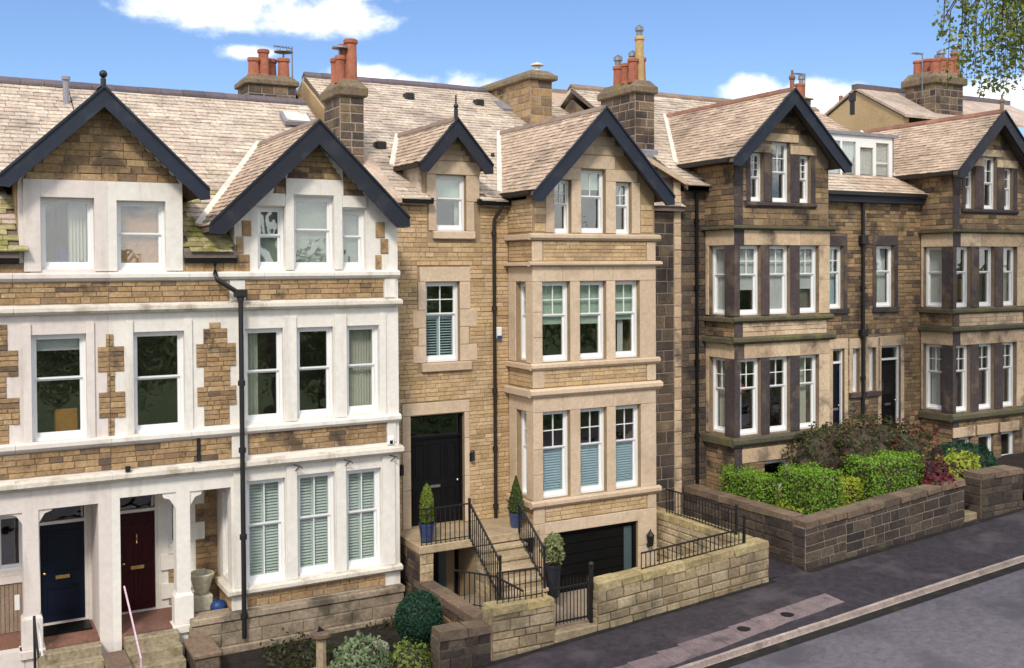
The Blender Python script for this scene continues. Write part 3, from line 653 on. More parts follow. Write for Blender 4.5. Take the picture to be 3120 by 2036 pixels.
while x < 36:
    l = rnd.uniform(.85, 1.0); c = Vector((x + l / 2, -5.64, zst(x + l / 2) - .045))
    KM.append(('kerb_stone', 'block', 'kerb', Matrix(((l - .004, 0, -.0071, c.x), (0, .085, 0, c.y + .02), (.068 * l, 0, .105, c.z - .005), (0, 0, 0, 1))), ks, l * .1)); x += l
pieces_commit(KM)
# paler trench repair running along the pavement, ragged where the tarmac has been patched
sheet('gutter', XS, [-5.98, -5.69], lambda x, y: zst(x) - .104 + (-5.69 - y) * .02, 'foot_shade_dirt'); sheet('wall_foot_shade_dirt', [8.1] + [9 + i for i in range(8)] + [16.4], [-3.56, -3.38], lambda x, y: zp(x, y) + .005, 'foot_shade_dirt'); sheet('wall_foot_shade_dirt', [17.4] + [18 + i for i in range(14)], [-3.58, -3.38], lambda x, y: zp(x, y) + .005, 'foot_shade_dirt')  # dark strips by kerb and wall foot: painted-in shade, with dirt and moss
st = MB(); x = 6.0
while x < 16.6:
    l = rnd.uniform(.5, .95); y = -5.30 + (x - 10) * .062; wd = .30 if x > 9 else .22
    a, c = x, x + l - .012
    st = MB(); st.hexa([(p, q, zp(p, q) + dz) for dz in (-.03, .006) for p, q in ((a, y - wd + rnd.uniform(-.03, .03)), (c, y - wd + .05 + rnd.uniform(-.03, .03)), (c, y + wd + rnd.uniform(-.03, .03)), (a, y + wd + rnd.uniform(-.03, .03)))])
    x += l; st.build('paving_slab', 'strip', pv)
for i, (x, y) in enumerate(((11.35, -5.42), (14.15, -5.0), (15.35, -4.98))):
    c = MB(); c.lathe([(.14, -.02), (.14, .012), (.10, .016)], (x, y, zp(x, y)), 16); o = c.build('stopcock_cover', 'iron'); o['category'] = 'cover'
    o['label'] = ('round dark iron cover at the kerb edge of the pale strip, nearest the gate', 'round dark iron cover on the pale strip, middle one of three', 'round dark iron cover on the pale strip, nearest its pointed end')[i]

# ------------------------------------------------------------------ house A: the pair of white painted houses on the left
XP = 2.80                                                   # line where the paint changes
hAl = thing('terraced_house', 'white painted house at the left edge with pinkish paint and navy front door', 'house', (1.0, 0, 0), 'terraced stone houses along the street')
hAr = thing('terraced_house', 'bright white painted terraced house with maroon door in its porch', 'house', (5.5, 0, 0), 'terraced stone houses along the street')
iAl, iAr = [], []
F0 = FR('F', 0.0); FP = FR('F', 1.25)
AS = .63; backA = lambda z: -.1 + (z - 7.98) / AS
ZB = -1.2
def holesL(): return [(1.63, 2.56, 7.60, 8.94), (1.44, 2.39, 4.40, 6.39), (-1.4, 1.25, -1.2, 3.12), (1.52, 2.56, -1.2, 3.14), (-.95, .02, 7.6, 8.94), (-.6, .35, 4.4, 6.39)]
mL = MB(); wall(mL, F0, -2.2, XP, ZB, 7.9, holesL()); mL2 = MB()
# gable, left half
mL.prism([(1.27, 7.9), (1.63, 7.9), (1.63, 8.94), (2.56, 8.94), (2.56, 7.9), (2.71, 7.9), (2.71, 10.78), (1.27, 9.24)], 0, .3)
wL = mL.build('wall', 'paint_pink', hAl)
mR = MB()
hR = [(2.96, 3.86, 7.58, 8.91), (3.23, 4.19, 4.40, 6.38), (5.38, 6.18, 4.44, 6.37), (6.47, 7.26, 4.46, 6.36), (7.56, 8.29, 4.47, 6.36),
      (5.38, 6.19, 1.12, 3.26), (6.45, 7.26, 1.14, 3.28), (7.52, 8.31, 1.13, 3.26), (2.95, 3.99, -1.2, 3.2), (4.26, 5.07, .56, 3.18), (5.67, 6.23, 7.59, 8.86), (6.42, 7.29, 7.58, 9.09), (7.47, 8.0, 7.58, 8.84)]
wall(mR, F0, XP, 8.74, ZB, 7.9, hR)
mR.prism([(2.71, 7.9), (2.96, 7.9), (2.96, 8.91), (3.86, 8.91), (3.86, 7.9), (4.19, 7.9), (4.19, 9.28), (2.71, 10.78)], 0, .3)
mR.prism([(5.2, 7.9), (5.67, 7.9), (5.67, 8.86), (6.23, 8.86), (6.23, 7.9), (6.42, 7.9), (6.42, 9.09), (7.29, 9.09), (7.29, 7.9), (7.47, 7.9), (7.47, 8.84), (8.0, 8.84), (8.0, 7.9), (8.74, 7.9), (8.74, 8.45), (6.85, 10.4), (5.2, 8.75)], 0, .3)
mR.box(8.44, 8.74, .31, 1.6, ZB, 8.3)
wR = mR.build('wall', 'paint_white', hAr)
# lower recess behind the porches
mL = MB(); wall(mL, FP, -2.2, XP - .1, ZB, 3.45, [(1.58, 2.5, .58, 2.95), (.85, 1.36, 1.75, 2.85)], .2); mL.box(2.57, 2.78, .31, 1.24, -.4, 3.4)
mL.box(-2.2, 2.57, .31, 1.24, 3.4, 3.5); mL.build('porch_wall', 'paint_pink', hAl)
mR = MB(); wall(mR, FP, XP - .1, 5.2, ZB, 3.45, [(3.06, 3.86, .56, 2.98), (4.06, 4.36, 1.8, 2.95)], .2); mR.box(2.79, 2.94, .31, 1.24, -.4, 3.4); mR.box(2.95, 5.1, .31, 1.24, 3.4, 3.5)
wall(mR, FR('S', 5.08), .02, 1.24, -.4, 3.4, [(.36, .80, 1.2, 2.95)], .28); pw = mR.build('porch_wall', 'paint_white', hAr)
# stone bands and toothed patches in the painted fronts
def patch(items, house, fr, x0, x1, z0, z1, m='stone_A', mort='mortar_A', ch=.115, lr=(.22, .5), name='stone_band', proud=.022, holes=()):
    q = MB(); wall(q, FR(fr.k, fr.o - .004 if fr.k == 'F' else fr.o - .004), x0, x1, z0, z1, holes, .02)
    o = q.build(name, mort, house); stones(items, o, FR(fr.k, fr.o - .004), [(x0, z0), (x1, z0), (x1, z1), (x0, z1)], ch, lr, m, proud, holes); return o
def polypatch(items, house, fr, poly, m='stone_A', mort='mortar_A', ch=.115, lr=(.22, .5), name='gable_stonework'):
    q = MB(); q.prism(poly, -.004, .02, fr); o = q.build(name, mort, house); stones(items, o, FR(fr.k, fr.o - .004), poly, ch, lr, m); return o
patch(iAl, hAl, F0, -2.1, XP, 6.95, 7.36); patch(iAr, hAr, F0, XP + .003, 5.08, 6.95, 7.36); patch(iAr, hAr, F0, 5.41, 8.40, 6.95, 7.36)
patch(iAl, hAl, F0, -2.1, XP, 3.76, 4.21); patch(iAr, hAr, F0, XP + .003, 5.10, 3.76, 4.21); patch(iAr, hAr, F0, 5.43, 8.44, 3.80, 4.23)
patch(iAr, hAr, F0, 5.37, 8.38, .68, .95)
patch(iAr, hAr, F0, 4.05, 4.22, 7.53, 7.98, ch=.2); patch(iAr, hAr, F0, 4.225, 5.2, 7.53, 7.74, ch=.2); patch(iAr, hAr, F0, 5.2, 5.5, 7.53, 7.88, ch=.17)
patch(iAl, hAl, F0, .2, 1.45, 7.53, 7.72, ch=.19)
polypatch(iAl, hAl, F0, [(1.32, 9.27), (XP - .09, 9.27), (XP - .09, 10.72)], ch=.14)
polypatch(iAr, hAr, F0, [(2.714, 9.27), (4.15, 9.27), (2.714, 10.72)], ch=.14)
polypatch(iAr, hAr, F0, [(6.0, 9.14), (6.26, 9.14), (6.26, 9.80)], ch=.13, name='gable_stonework'); polypatch(iAr, hAr, F0, [(6.27, 9.46), (7.49, 9.46), (6.88, 10.28)], ch=.12); polypatch(iAr, hAr, F0, [(7.5, 9.14), (8.0, 9.14), (7.5, 9.66)], ch=.13)
def cells(items, house, L):
    for x0, x1, z0, z1 in L: patch(items, house, F0, x0, x1, z0, z1, name='toothed_stonework', ch=.10, lr=(.18, .36))
zz = [6.12, 5.64, 5.25, 4.76, 4.38]
cells(iAl, hAl, [(.85, 1.05, zz[0], 6.60), (.85, 1.22, zz[1], zz[0]), (.85, 1.02, zz[2], zz[1]), (.85, 1.23, zz[3], zz[2]), (.85, 1.05, zz[4], zz[3])])
cells(iAl, hAl, [(2.74, XP, zz[0], 6.36), (2.59, XP, zz[1], zz[0]), (2.75, XP, zz[2], zz[1]), (2.60, XP, zz[3], zz[2]), (2.76, XP, zz[4], zz[3])])
cells(iAr, hAr, [(XP + .002, 2.87, zz[0], 6.36), (XP + .002, 3.06, zz[1], zz[0]), (XP + .002, 2.89, zz[2], zz[1]), (XP + .002, 3.07, zz[3], zz[2]), (XP + .002, 2.87, zz[4], zz[3])])
cells(iAr, hAr, [(4.68, 4.90, 6.40, 6.52), (4.56, 5.03, 6.10, 6.40), (4.42, 5.20, 5.64, 6.10), (4.56, 5.08, 5.24, 5.64), (4.43, 5.20, 4.86, 5.24), (4.56, 5.06, 4.46, 4.86)])
for x0, x1, z0, z1 in ((5.35, 5.54, 8.25, 8.57), (5.23, 5.38, 7.90, 8.24), (8.23, 8.44, 8.24, 8.58), (8.34, 8.52, 7.90, 8.22), (8.22, 8.36, 7.56, 7.87)): patch(iAr, hAr, F0, x0, x1, z0, z1, name='quoin', ch=.33, lr=(.3, .5))
# porch back wall stonework, right of the maroon door
q = patch(iAr, hAr, FP, 4.62, 5.07, .62, 3.3, name='porch_stonework', ch=.13); patch(iAr, hAr, FP, 4.06, 4.36, .6, 1.66, name='porch_stonework', ch=.13)
for z in (.9, 1.9, 2.65):
    b = MB(); b.box(4.40, 4.80, 1.20, 1.26, z, z + .36); b.build('painted_quoin', 'paint_white', hAr)
for z in (.75, 1.35):
    b = MB(); b.box(3.90, 4.2, 1.20, 1.26, z, z + .3); b.build('painted_quoin', 'paint_white', hAr)
patch(iAr, hAr, FR('S', 5.08), .05, 1.22, .56, 1.10, name='porch_stonework', ch=.12)
# painted surrounds standing proud of the fronts
def slab(house, name, m, L, d=.035):
    b = MB()
    for x0, x1, z0, z1 in L: b.box(x0, x1, -d, -.001, z0, z1)
    return b.build(name, m, house, bevel=.006)
slab(hAl, 'window_surround', 'paint_pink', [(1.34, 1.63, 7.56, 9.27), (1.63, 2.56, 8.94, 9.27), (2.56, XP, 7.56, 9.27)], .045)
slab(hAr, 'window_surround', 'paint_white', [(XP, 2.96, 7.56, 9.27), (2.96, 3.86, 8.91, 9.27), (3.86, 4.18, 7.56, 9.27)], .045)
slab(hAr, 'window_surround', 'paint_white', [(5.66, 5.67, 7.56, 7.58), (6.24, 6.42, 7.56, 9.12), (7.29, 7.47, 7.56, 9.12), (6.26, 7.5, 9.12, 9.45), (5.6, 6.235, 8.88, 9.12), (7.475, 8.02, 8.88, 9.12)], .045)
for h, L, m in ((hAl, [(1.30, 1.44), (2.39, 2.53)], 'paint_pink'), (hAr, [(3.10, 3.23), (4.19, 4.34), (5.23, 5.38), (8.29, 8.44)], 'paint_white')):
    slab(h, 'window_surround', m, [(a, b, 4.41, 6.6) for a, b in L], .04)
slab(hAr, 'mullion', 'paint_white', [(6.20, 6.45, 4.42, 6.6), (7.28, 7.54, 4.42, 6.6), (6.21, 6.43, 1.12, 3.5), (7.28, 7.50, 1.12, 3.5), (5.12, 5.36, 1.12, 3.5), (8.33, 8.62, 1.12, 3.5)], .05)
slab(hAr, 'pilaster', 'paint_white', [(5.09, 5.40, 3.78, 4.23), (5.09, 5.40, 6.95, 7.36), (8.42, 8.68, 6.95, 7.36), (8.45, 8.66, 3.8, 4.23)], .04)
for h, x0, x1 in ((hAl, -2.15, XP - .004), (hAr, XP, 8.72)):
    pm = 'paint_pink' if h is hAl else 'paint_white'
    strip(h, 'attic_sill', x0, x1 + (.03 if h is hAr else 0), 7.38, 7.54, 0, .12, pm)
    strip(h, 'cornice', x0, x1 + (.06 if h is hAr else 0), 6.76, 6.92, 0, .18, 'paint_edge')
    strip(h, 'sill_course', x0, x1 + (.03 if h is hAr else 0), 4.24, 4.41, 0, .13, pm)
    strip(h, 'cornice', x0, x1 + (.06 if h is hAr else 0), 3.54, 3.72, 0, .19, 'paint_edge')
strip(hAr, 'sill_course', 5.0, 8.75, .96, 1.115, 0, .15, 'paint_edge'); side_strip(hAr, 'sill_course', -.10, 1.0, .98, 1.11, 5.08, .12, 'paint_edge')
b = MB(); b.box(4.2, 8.76, -.14, .28, .02, .52); b.box(4.22, 8.78, -.20, .27, .52, .66); b.box(4.2, 8.74, -.22, .25, -.9, .02); pl = b.build('plinth', 'plinth', hAr, bevel=.02)
stones(iAr, pl, FR('F', -.143), [(4.2, .02), (8.76, .02), (8.76, .51), (4.2, .51)], .25, (.6, 1.2), 'plinth', .02, gap=.014)
# windows of the left pair
win(hAl, F0, 1.63, 2.56, 7.60, 8.94, sash=None, fill=[('curt', .55, 1.0, 'curtain'), ('item', .35, .6, 0, .28, .3, 'bag_blue')], rec=.14)
win(hAl, F0, 1.44, 2.39, 4.40, 6.39, sash=.42, fill=[('blind', .13, 'curtain_white'), ('item', .45, .95, 0, .24, .3, 'wood')], rec=.14)
win(hAl, F0, -.95, .02, 7.6, 8.94, sash=None); win(hAl, F0, -.6, .35, 4.4, 6.39, sash=.42)
win(hAl, FP, .85, 1.36, 1.75, 2.85, sash=None, rec=.05, br=.05)
win(hAr, F0, 2.96, 3.86, 7.58, 8.91, sash=.48, fill=[('blind', 1.0, 'blind_brown')], rec=.14)
win(hAr, F0, 3.23, 4.19, 4.40, 6.38, sash=.46, rec=.14)
for i, (a, b, z0, z1) in enumerate(((5.67, 6.23, 7.59, 8.86), (6.42, 7.29, 7.58, 9.09), (7.47, 8.0, 7.58, 8.84))): win(hAr, F0, a, b, z0, z1, sash=.46, fill=[('blind', 1.0, 'blind_grey')], rec=.12)
win(hAr, F0, 5.38, 6.18, 4.44, 6.37, fill=[('curt', .0, .42, 'curtain')]); win(hAr, F0, 6.47, 7.26, 4.46, 6.36); win(hAr, F0, 7.56, 8.29, 4.47, 6.36, fill=[('curt', 0, 1, 'curtain')])
for a, b, z0, z1 in ((5.38, 6.19, 1.12, 3.26), (6.45, 7.26, 1.14, 3.28), (7.52, 8.31, 1.13, 3.26)): win(hAr, F0, a, b, z0, z1, sash=.44, top=(2, 1), low=(2, 1), fill=[('shut', 0, 1, 2, 'shutter_A', .035)])
win(hAr, FR('S', 5.08), .36, .80, 1.2, 2.95, sash=.46, fill=[('curt', 0, 1, 'curtain_white')], rec=.06)
win(hAr, FP, 4.06, 4.36, 1.8, 2.95, sash=None, rec=.05, br=.05)
six = [(.08, .46, .05, .40), (.54, .92, .05, .40), (.08, .46, .47, .80), (.54, .92, .47, .80), (.08, .46, .86, .97), (.54, .92, .86, .97)]
door(hAl, FP, 1.58, 2.5, .58, 2.55, 'door_navy', [(.1, .9, .08, .36), (.1, .9, .5, .92)], fan=(0, 2.95), rec=.06, frame='paint_white', kside=-1)
door(hAr, FP, 3.06, 3.86, .56, 2.6, 'door_maroon', six, fan=(0, 2.98), rec=.06, frame='paint_white', kside=-1, knob='brass')
b = MB(); b.box(1.90, 2.10, 1.285, 1.30, 1.95, 2.3)
kk = MB(); kk.tube([(3.44, 1.27, 2.15), (3.44, 1.24, 2.1), (3.44, 1.25, 1.98)], .022, 6); kk.build('door_knocker', 'brass', hAr)
# porch columns and brackets
def column(house, x0, x1, m, zb=.5):
    b = MB(); b.box(x0, x1, .02, .24, 1.2, 3.2); b.box(x0 - .06, x1 + .06, -.03, .29, zb + .06, 1.12); b.box(x0 - .10, x1 + .10, -.07, .33, zb - .1, zb + .06)
    c = MB(); c.hexa([(x0 - .06, -.03, 1.12), (x1 + .06, -.03, 1.12), (x1 + .06, .29, 1.12), (x0 - .06, .29, 1.12), (x0, .02, 1.22), (x1, .02, 1.22), (x1, .24, 1.22), (x0, .24, 1.22)])
    o = b.build('porch_column', m, house, bevel=.012); c.build('column_base', m, o)
    for s, x in ((-1, x0), (1, x1)):
        br = MB(); br.prism([(x, 2.86), (x, 3.19), (x + s * .26, 3.19), (x + s * .24, 3.10), (x + s * .12, 3.06)], .03, .23); br.build('bracket', m, o)
column(hAl, 1.27, 1.51, 'paint_pink', .5); column(hAr, 4.0, 4.25, 'paint_white', .5)
b = MB(); b.box(-2.1, 2.56, .01, 1.24, .30, .55); b.build('porch_floor', 'red_tile', hAl); b = MB(); b.box(2.95, 5.07, .01, 1.24, .30, .55); b.build('porch_floor', 'red_tile', hAr)
b = MB(); b.box(-1.4, 1.26, 0, .22, -.9, .56); b.build('porch_kerb', 'paint_pink', hAl)
sl_ = MB()
for i in range(9): sl_ = MB(); x0 = .62 + i * .075; sl_.box(x0, x0 + .066, 1.19, 1.24, .56, 1.5); sl_.build('cladding_board', 'wood_slat', hAl)
b = MB(); b.box(.5, 1.36, 1.16, 1.245, 1.52, 1.66); b.build('window_sill', 'paint_pink', hAl)
b = MB(); b.box(1.16, 1.25, 1.178, 1.188, .98, 1.28); o = b.build('notice', 'upvc', hAl)
# front steps of both porches
for x0, x1, nm, lab in ((1.46, 2.56, 'step_moss', 'mossy stone steps rising to the navy front door'), (2.98, 3.98, 'step_moss', 'mossy stone steps rising to the maroon front door')):
    s = thing('stone_steps', lab, 'steps', (x0 + .5, -1, -.3), 'short flights of steps up to the doors')
    for i in range(5):
        b = MB(); b.box(x0, x1, -.30 - .30 * i, .0 - .30 * i + (-.002 if i else -.03), -.9, .52 - .17 * i); b.build('step', nm, s, bevel=.015)
b = MB(); b.box(1.55, 2.50, .62, 1.18, .555, .585); o = b.build('door_mat', 'black'); o['label'] = 'black door mat lying in front of the navy door'; o['category'] = 'mat'
for x0, x1, lab in ((4.06, 4.56, 'squared stone pier with flat top beside the steps of the maroon door'), (2.56, 2.96, 'low stone pier standing between the two flights of porch steps')):
    p = thing('stone_pier', lab, 'pier', (x0, -.7, -.6)); it = []
    b = MB(); b.box(x0 + .03, x1 - .03, -1.2, -.26, -.9, .24); o = b.build('pier_body', 'mortar_A', p)
    for fr, a, c in ((FR('F', -1.2), x0 + .03, x1 - .03), (FR('S', x0 + .03), -1.2, -.26), (FR('E', x1 - .03), -1.2, -.26)): stones(it, o, fr, [(a, -.9), (c, -.9), (c, .24), (a, .24)], .22, (.25, .5), 'stone_wallB')
    b = MB(); b.box(x0 - .02, x1 + .02, -1.26, -.24, .24, .35); b.build('coping_stone', 'cope_B', p, bevel=.03); pieces_commit(it)
# small fittings on the left pair
for x in (6.40, 7.49, 8.53):
    b = MB(); b.tube([(x - .02, -.02, 3.52), (x - .02, -.02, 3.34)], .012, 6); b.tube([(x - .02, -.02, 3.50), (x + .06, -.20, 3.50), (x + .08, -.26, 3.46)], .010, 6); b.tube([(x - .02, -.02, 3.36), (x + .05, -.17, 3.49)], .010, 6)
    b.build('basket_bracket', 'iron', hAr)
b = MB(); b.box(8.45, 8.60, -.08, -.005, 3.74, 3.92); o = b.build('alarm_box', 'upvc', hAr, bevel=.02)
b = MB(); b.box(8.49, 8.56, -.085, -.081, 3.76, 3.84); b.build('alarm_badge', 'black', o)
b = MB(); b.box(4.40, 4.47, -.05, 0.0, 3.78, 4.25); b.build('vent_pipe', 'iron', hAr)
b = MB(); b.box(3.04, 3.13, -.16, -.19 + .1, 3.72, 3.82); b.build('security_light', 'iron', hAr)
pipe(hAr, [(4.77, -.16, 7.72), (4.77, -.16, 7.50), (4.79, -.24, 7.38), (5.22, -.24, 7.10), (5.25, -.24, 7.04), (5.25, -.24, .15)], .05, 'iron', [(5.25, -.24, 7.0), (5.25, -.24, 5.3), (5.25, -.24, 3.95), (5.25, -.24, 2.2), (5.25, -.24, .6)])
b = MB(); b.box(5.13, 5.37, -.33, -.13, 7.02, 7.18); b.build('hopper', 'iron', hAr, bevel=.02)
gutter(hAr, 4.2, 5.22, -.02, 7.74); gutter(hAl, .15, 1.26, -.02, 7.74)
# side cheeks of the front gables
b = MB(); b.box(1.26, 1.5, .305, 2.3, 7.95, 9.25); b.build('gable_cheek', 'stone_A', hAl)
b = MB(); b.box(3.95, 4.19, .305, 2.3, 7.95, 9.25); b.box(5.2, 5.42, .305, 1.6, 7.95, 8.8); b.build('gable_cheek', 'paint_white', hAr)
# roofs of the left pair
gA = [(2.71, 10.95, .985, 1.26, 4.19), (6.85, 10.58, .985, 5.2, 8.9), (-1.5, 10.95, 1.07, -4, .22)]
def moss(c): return 'slate_moss' if c.z < 8.85 + rnd.uniform(-.5, .5) else 'slate'
ro = main_roof(iAl, hAl, -2.4, XP - .02, -.16, 7.93, 6.55, 12.08, under(gA), .20, (.24, .44), 'slate', moss, notch=gA)
ro = main_roof(iAr, hAr, XP, 8.78, -.16, 7.93, 6.55, 12.08, under(gA), .20, (.24, .44), 'slate', moss, notch=gA)
gable_roof(iAl, hAl, 2.71, 10.97, .97, 4.59, -.38, backA, .985, .17, (.2, .36), 'slate_pink', only=-1)
gable_roof(iAr, hAr, 2.711, 10.97, .97, 4.59, -.38, backA, .985, .17, (.2, .36), 'slate_pink', only=1)
gable_roof(iAr, hAr, 6.85, 10.60, 4.64, 8.80, -.38, backA, .985, .145, (.16, .3), 'slate_pink')
boards(hAl, 2.71, 10.99, .94, 9.29, 4.62, 9.14, -.38, .37, 'navy_blue'); boards(hAr, 6.85, 10.62, 4.62, 8.48, 8.84, 8.66, -.38, .48, 'navy')
for h, x, z in ((hAl, 2.71, 11.0),):
    b = MB(); b.tube([(x, -.35, z), (x, -.35, z + .16)], .05, 8); b.ball((x, -.35, z + .24), .075); b.build('finial', 'iron', h, smooth=True)
b = MB(); b.tube([(2.66, 5.6, 11.4), (2.66, 5.6, 12.12)], .07, 10); b.tube([(2.66, 5.6, 12.08), (2.66, 5.6, 12.16)], .10, 10); b.build('flue', 'lead', hAl)
b = MB(); q = [(7.75, 5.0, 11.26), (8.5, 5.0, 11.26), (8.5, 5.5, 11.58), (7.75, 5.5, 11.58)]; b.hexa(q + [(x, y - .05, z + .09) for x, y, z in q]); sk = b.build('skylight', 'lead', hAr)
b = MB(); q = [(7.82, 5.04, 11.285), (8.43, 5.04, 11.285), (8.43, 5.46, 11.555), (7.82, 5.46, 11.555)]; b.hexa([(x, y - .055, z + .095) for x, y, z in q] + [(x, y - .06, z + .105) for x, y, z in q]); b.build('skylight_pane', 'paint_edge', sk)
chimney(iAr, hAr, 8.30, 8.90, 2.4, 3.5, 8.6, 11.66, 12.08, 'stone_block', 'mortar_light', [(8.42, 2.70, 12.0, 12.66, .13, 'terra', 'flat'), (8.52, 2.78, 12.02, 12.95, .12), (8.70, 2.72, 12.02, 13.08, .17), (8.50, 3.25, 12.0, 12.7, .13)], ch=.21, lr=(.22, .4))
chimney(iAr, hAr, 7.45, 8.78, 7.4, 8.5, 10.2, 12.66, 12.96, 'stone_block', 'mortar_light', [(7.66, 7.6, 12.9, 13.42, .17), (7.95, 7.65, 12.9, 13.68, .17), (8.24, 8.0, 12.9, 13.5, .19), (8.54, 7.72, 12.9, 13.5, .18, 'terra', 'flat'), (8.05, 8.2, 12.9, 13.45, .17)], ch=.2, lr=(.25, .45))
shell(hAl, -2.35, XP, 0, 7.9, 6.55, 12.0, ZB, (.45, 3.7, 7.0)); shell(hAr, XP + .01, 8.74, 0, 7.9, 6.55, 12.0, ZB, (.45, 3.7, 7.0))
pieces_commit(iAl); pieces_commit(iAr)

# ------------------------------------------------------------------ house C: honey stone house in the middle
hC = thing('terraced_house', 'honey coloured stone house with black front door and garage under its bay', 'house', (12, 0, 0), 'terraced stone houses along the street'); iC = []
WC = 1.2; FW = FR('F', WC); FS = FR('S', 12.15)
CS = .56; backC = lambda z: 1.05 + (z - 9.20) / CS
hw = [(9.52, 10.92, 1.5, 4.12), (9.93, 10.82, 5.36, 7.25), (10.22, 11.01, 8.46, 9.78)]
m = MB(); wall(m, FW, 8.75, 12.14, -1.4, 9.15, [h for h in hw[:2]] + [(10.22, 11.01, 8.46, 9.15)])
m.prism([(9.89, 9.15), (10.22, 9.15), (10.22, 9.78), (11.01, 9.78), (11.01, 9.15), (11.36, 9.15), (11.36, 10.05), (10.60, 10.88), (9.89, 10.08)], 0, .3, FW)
m.box(9.89, 10.19, 1.51, 2.6, 9.15, 9.9); m.box(11.06, 11.36, 1.51, 2.6, 9.15, 9.9)
wCm = m.build('wall', 'mortar_C', hC)
stones(iC, wCm, FW, [(8.76, -.6), (12.14, -.6), (12.14, 9.12), (8.76, 9.12)], .098, (.2, .46), 'stone_C', .02, [(9.30, 11.05, 1.5, 4.42), (9.72, 11.08, 5.1, 7.6), (9.98, 11.38, 8.24, 9.2)], gap=.010)
stones(iC, wCm, FW, [(10.05, 10.12), (11.16, 10.12), (10.60, 10.82)], .14, (.25, .5), 'ashlar_C', .012)
# dressed stone surrounds on the entrance wall
def ash(fr, L, par=hC, mt_='ashlar_C', d=.03, name='dressed_stone'):
    for x0, x1, z0, z1 in L:
        b = MB(); b.box(x0, x1, -d, -.001, z0, z1, fr); b.build(name, mt_, par, bevel=.008)
ash(FW, [(9.31, 9.52, 1.5, 2.4), (9.31, 9.52, 2.41, 3.3), (9.31, 9.52, 3.31, 4.13), (10.92, 11.05, 1.5, 2.6), (10.92, 11.05, 2.61, 3.5), (10.92, 11.05, 3.51, 4.13), (9.31, 11.05, 4.14, 4.42)])
ash(FW, [(9.78, 11.10, 7.26, 7.60), (9.74, 9.93, 6.60, 7.25), (10.82, 11.10, 6.6, 7.25), (9.60, 9.93, 6.18, 6.59), (10.82, 11.28, 6.18, 6.59), (9.74, 9.93, 5.76, 6.17), (10.82, 11.06, 5.76, 6.17), (9.60, 9.93, 5.36, 5.75), (10.82, 11.27, 5.36, 5.75)])
ash(FW, [(9.98, 11.38, 9.79, 10.1), (9.98, 10.22, 9.16, 9.78), (11.01, 11.36, 9.16, 9.78), (10.02, 10.22, 8.46, 9.15), (11.01, 11.22, 8.46, 9.15)])
for x0, x1, z0, z1 in ((9.80, 11.10, 5.14, 5.35), (10.12, 11.22, 8.26, 8.45)): 
    b = MB(); b.box(x0, x1, WC - .10, WC + .12, z0, z1); b.build('window_sill', 'ashlar_C', hC, bevel=.02)
win(hC, FW, 9.93, 10.82, 5.36, 7.25, sash=.40, top=(2, 2), low=(2, 1), fill=[('shut', 0, .58, 2, 'shutter', .012)])
win(hC, FW, 10.22, 11.01, 8.46, 9.78, sash=.42, fill=[('blind', .42, 'blind_green'), ('curt', .84, 1, 'curtain_white')])
D = door(hC, FW, 9.52, 10.92, 1.5, 3.56, 'black', [(.06, .30, .06, .42), (.06, .30, .52, .94), (.36, .64, .06, .42), (.36, .64, .52, .94), (.70, .94, .06, .42), (.70, .94, .52, .94)], fan=(0, 4.12), rec=.14, knob='chrome', frame='black')
# bay
fb = [(12.39, 13.16, 5.34, 7.24), (13.44, 14.20, 5.34, 7.24), (14.47, 15.20, 5.34, 7.24), (12.38, 13.15, 2.09, 4.17), (13.44, 14.20, 2.09, 4.16), (14.47, 15.22, 2.09, 4.15), (12.68, 15.12, -1.4, 1.25)]
fa = [(12.74, 13.21, 8.38, 9.66), (13.49, 14.20, 8.40, 9.93), (14.50, 14.97, 8.38, 9.66)]
m = MB(); wall(m, F0, 12.15, 15.67, -1.4, 9.2, fb + [(h[0], h[1], h[2], 9.2) for h in fa])
def gp(z): return 13.94 - (11.25 - z) / 1.14, 13.94 + (11.25 - z) / 1.14
m.prism([(12.15, 9.2), (12.74, 9.2), (12.74, 9.66), (13.21, 9.66), (13.21, 9.2), (13.49, 9.2), (13.49, 9.93), (14.20, 9.93), (14.20, 9.2), (14.50, 9.2), (14.50, 9.66), (14.97, 9.66), (14.97, 9.2), (15.67, 9.2), (15.67, 9.40), (13.94, 11.2), (12.15, 9.36)], 0, .3)
sd = [(.20, .79, 5.34, 7.22), (.20, .79, 2.09, 4.15)]
wall(m, FS, .302, 1.199, -1.4, 9.2, [(.32, .80, 5.36, 7.22), (.32, .80, 2.11, 4.15)]); wall(m, FR('E', 15.67), .302, 1.199, -1.4, 9.2)
m.box(12.16, 12.44, 1.51, 1.9, 9.1, 9.3)
wCb = m.build('bay_wall', 'mortar_C', hC)
for fr, a, b in ((F0, 12.42, 15.40), (FS, .02, 1.16)):
    for z0, z1 in ((7.73, 8.20), (4.74, 5.16)): stones(iC, wCb, fr, [(a, z0), (b, z0), (b, z1), (a, z1)], .10, (.22, .5), 'stone_C', .02, gap=.010)
stones(iC, wCb, F0, [(12.45, 1.55), (15.40, 1.55), (15.40, 1.88), (12.45, 1.88)], .11, (.25, .5), 'stone_C', .02)
stones(iC, wCb, FS, [(.02, -1), (1.18, -1), (1.18, 1.88), (.02, 1.88)], .11, (.22, .45), 'stone_C', .02)
stones(iC, wCb, FS, [(.02, 8.42), (1.18, 8.42), (1.18, 9.18), (.02, 9.18)], .10, (.22, .45), 'stone_C', .02)
stones(iC, wCb, FR('E', 15.67), [(.02, -1), (1.18, -1), (1.18, 9.1), (.02, 9.1)], .2, (.3, .6), 'stone_C', .02)
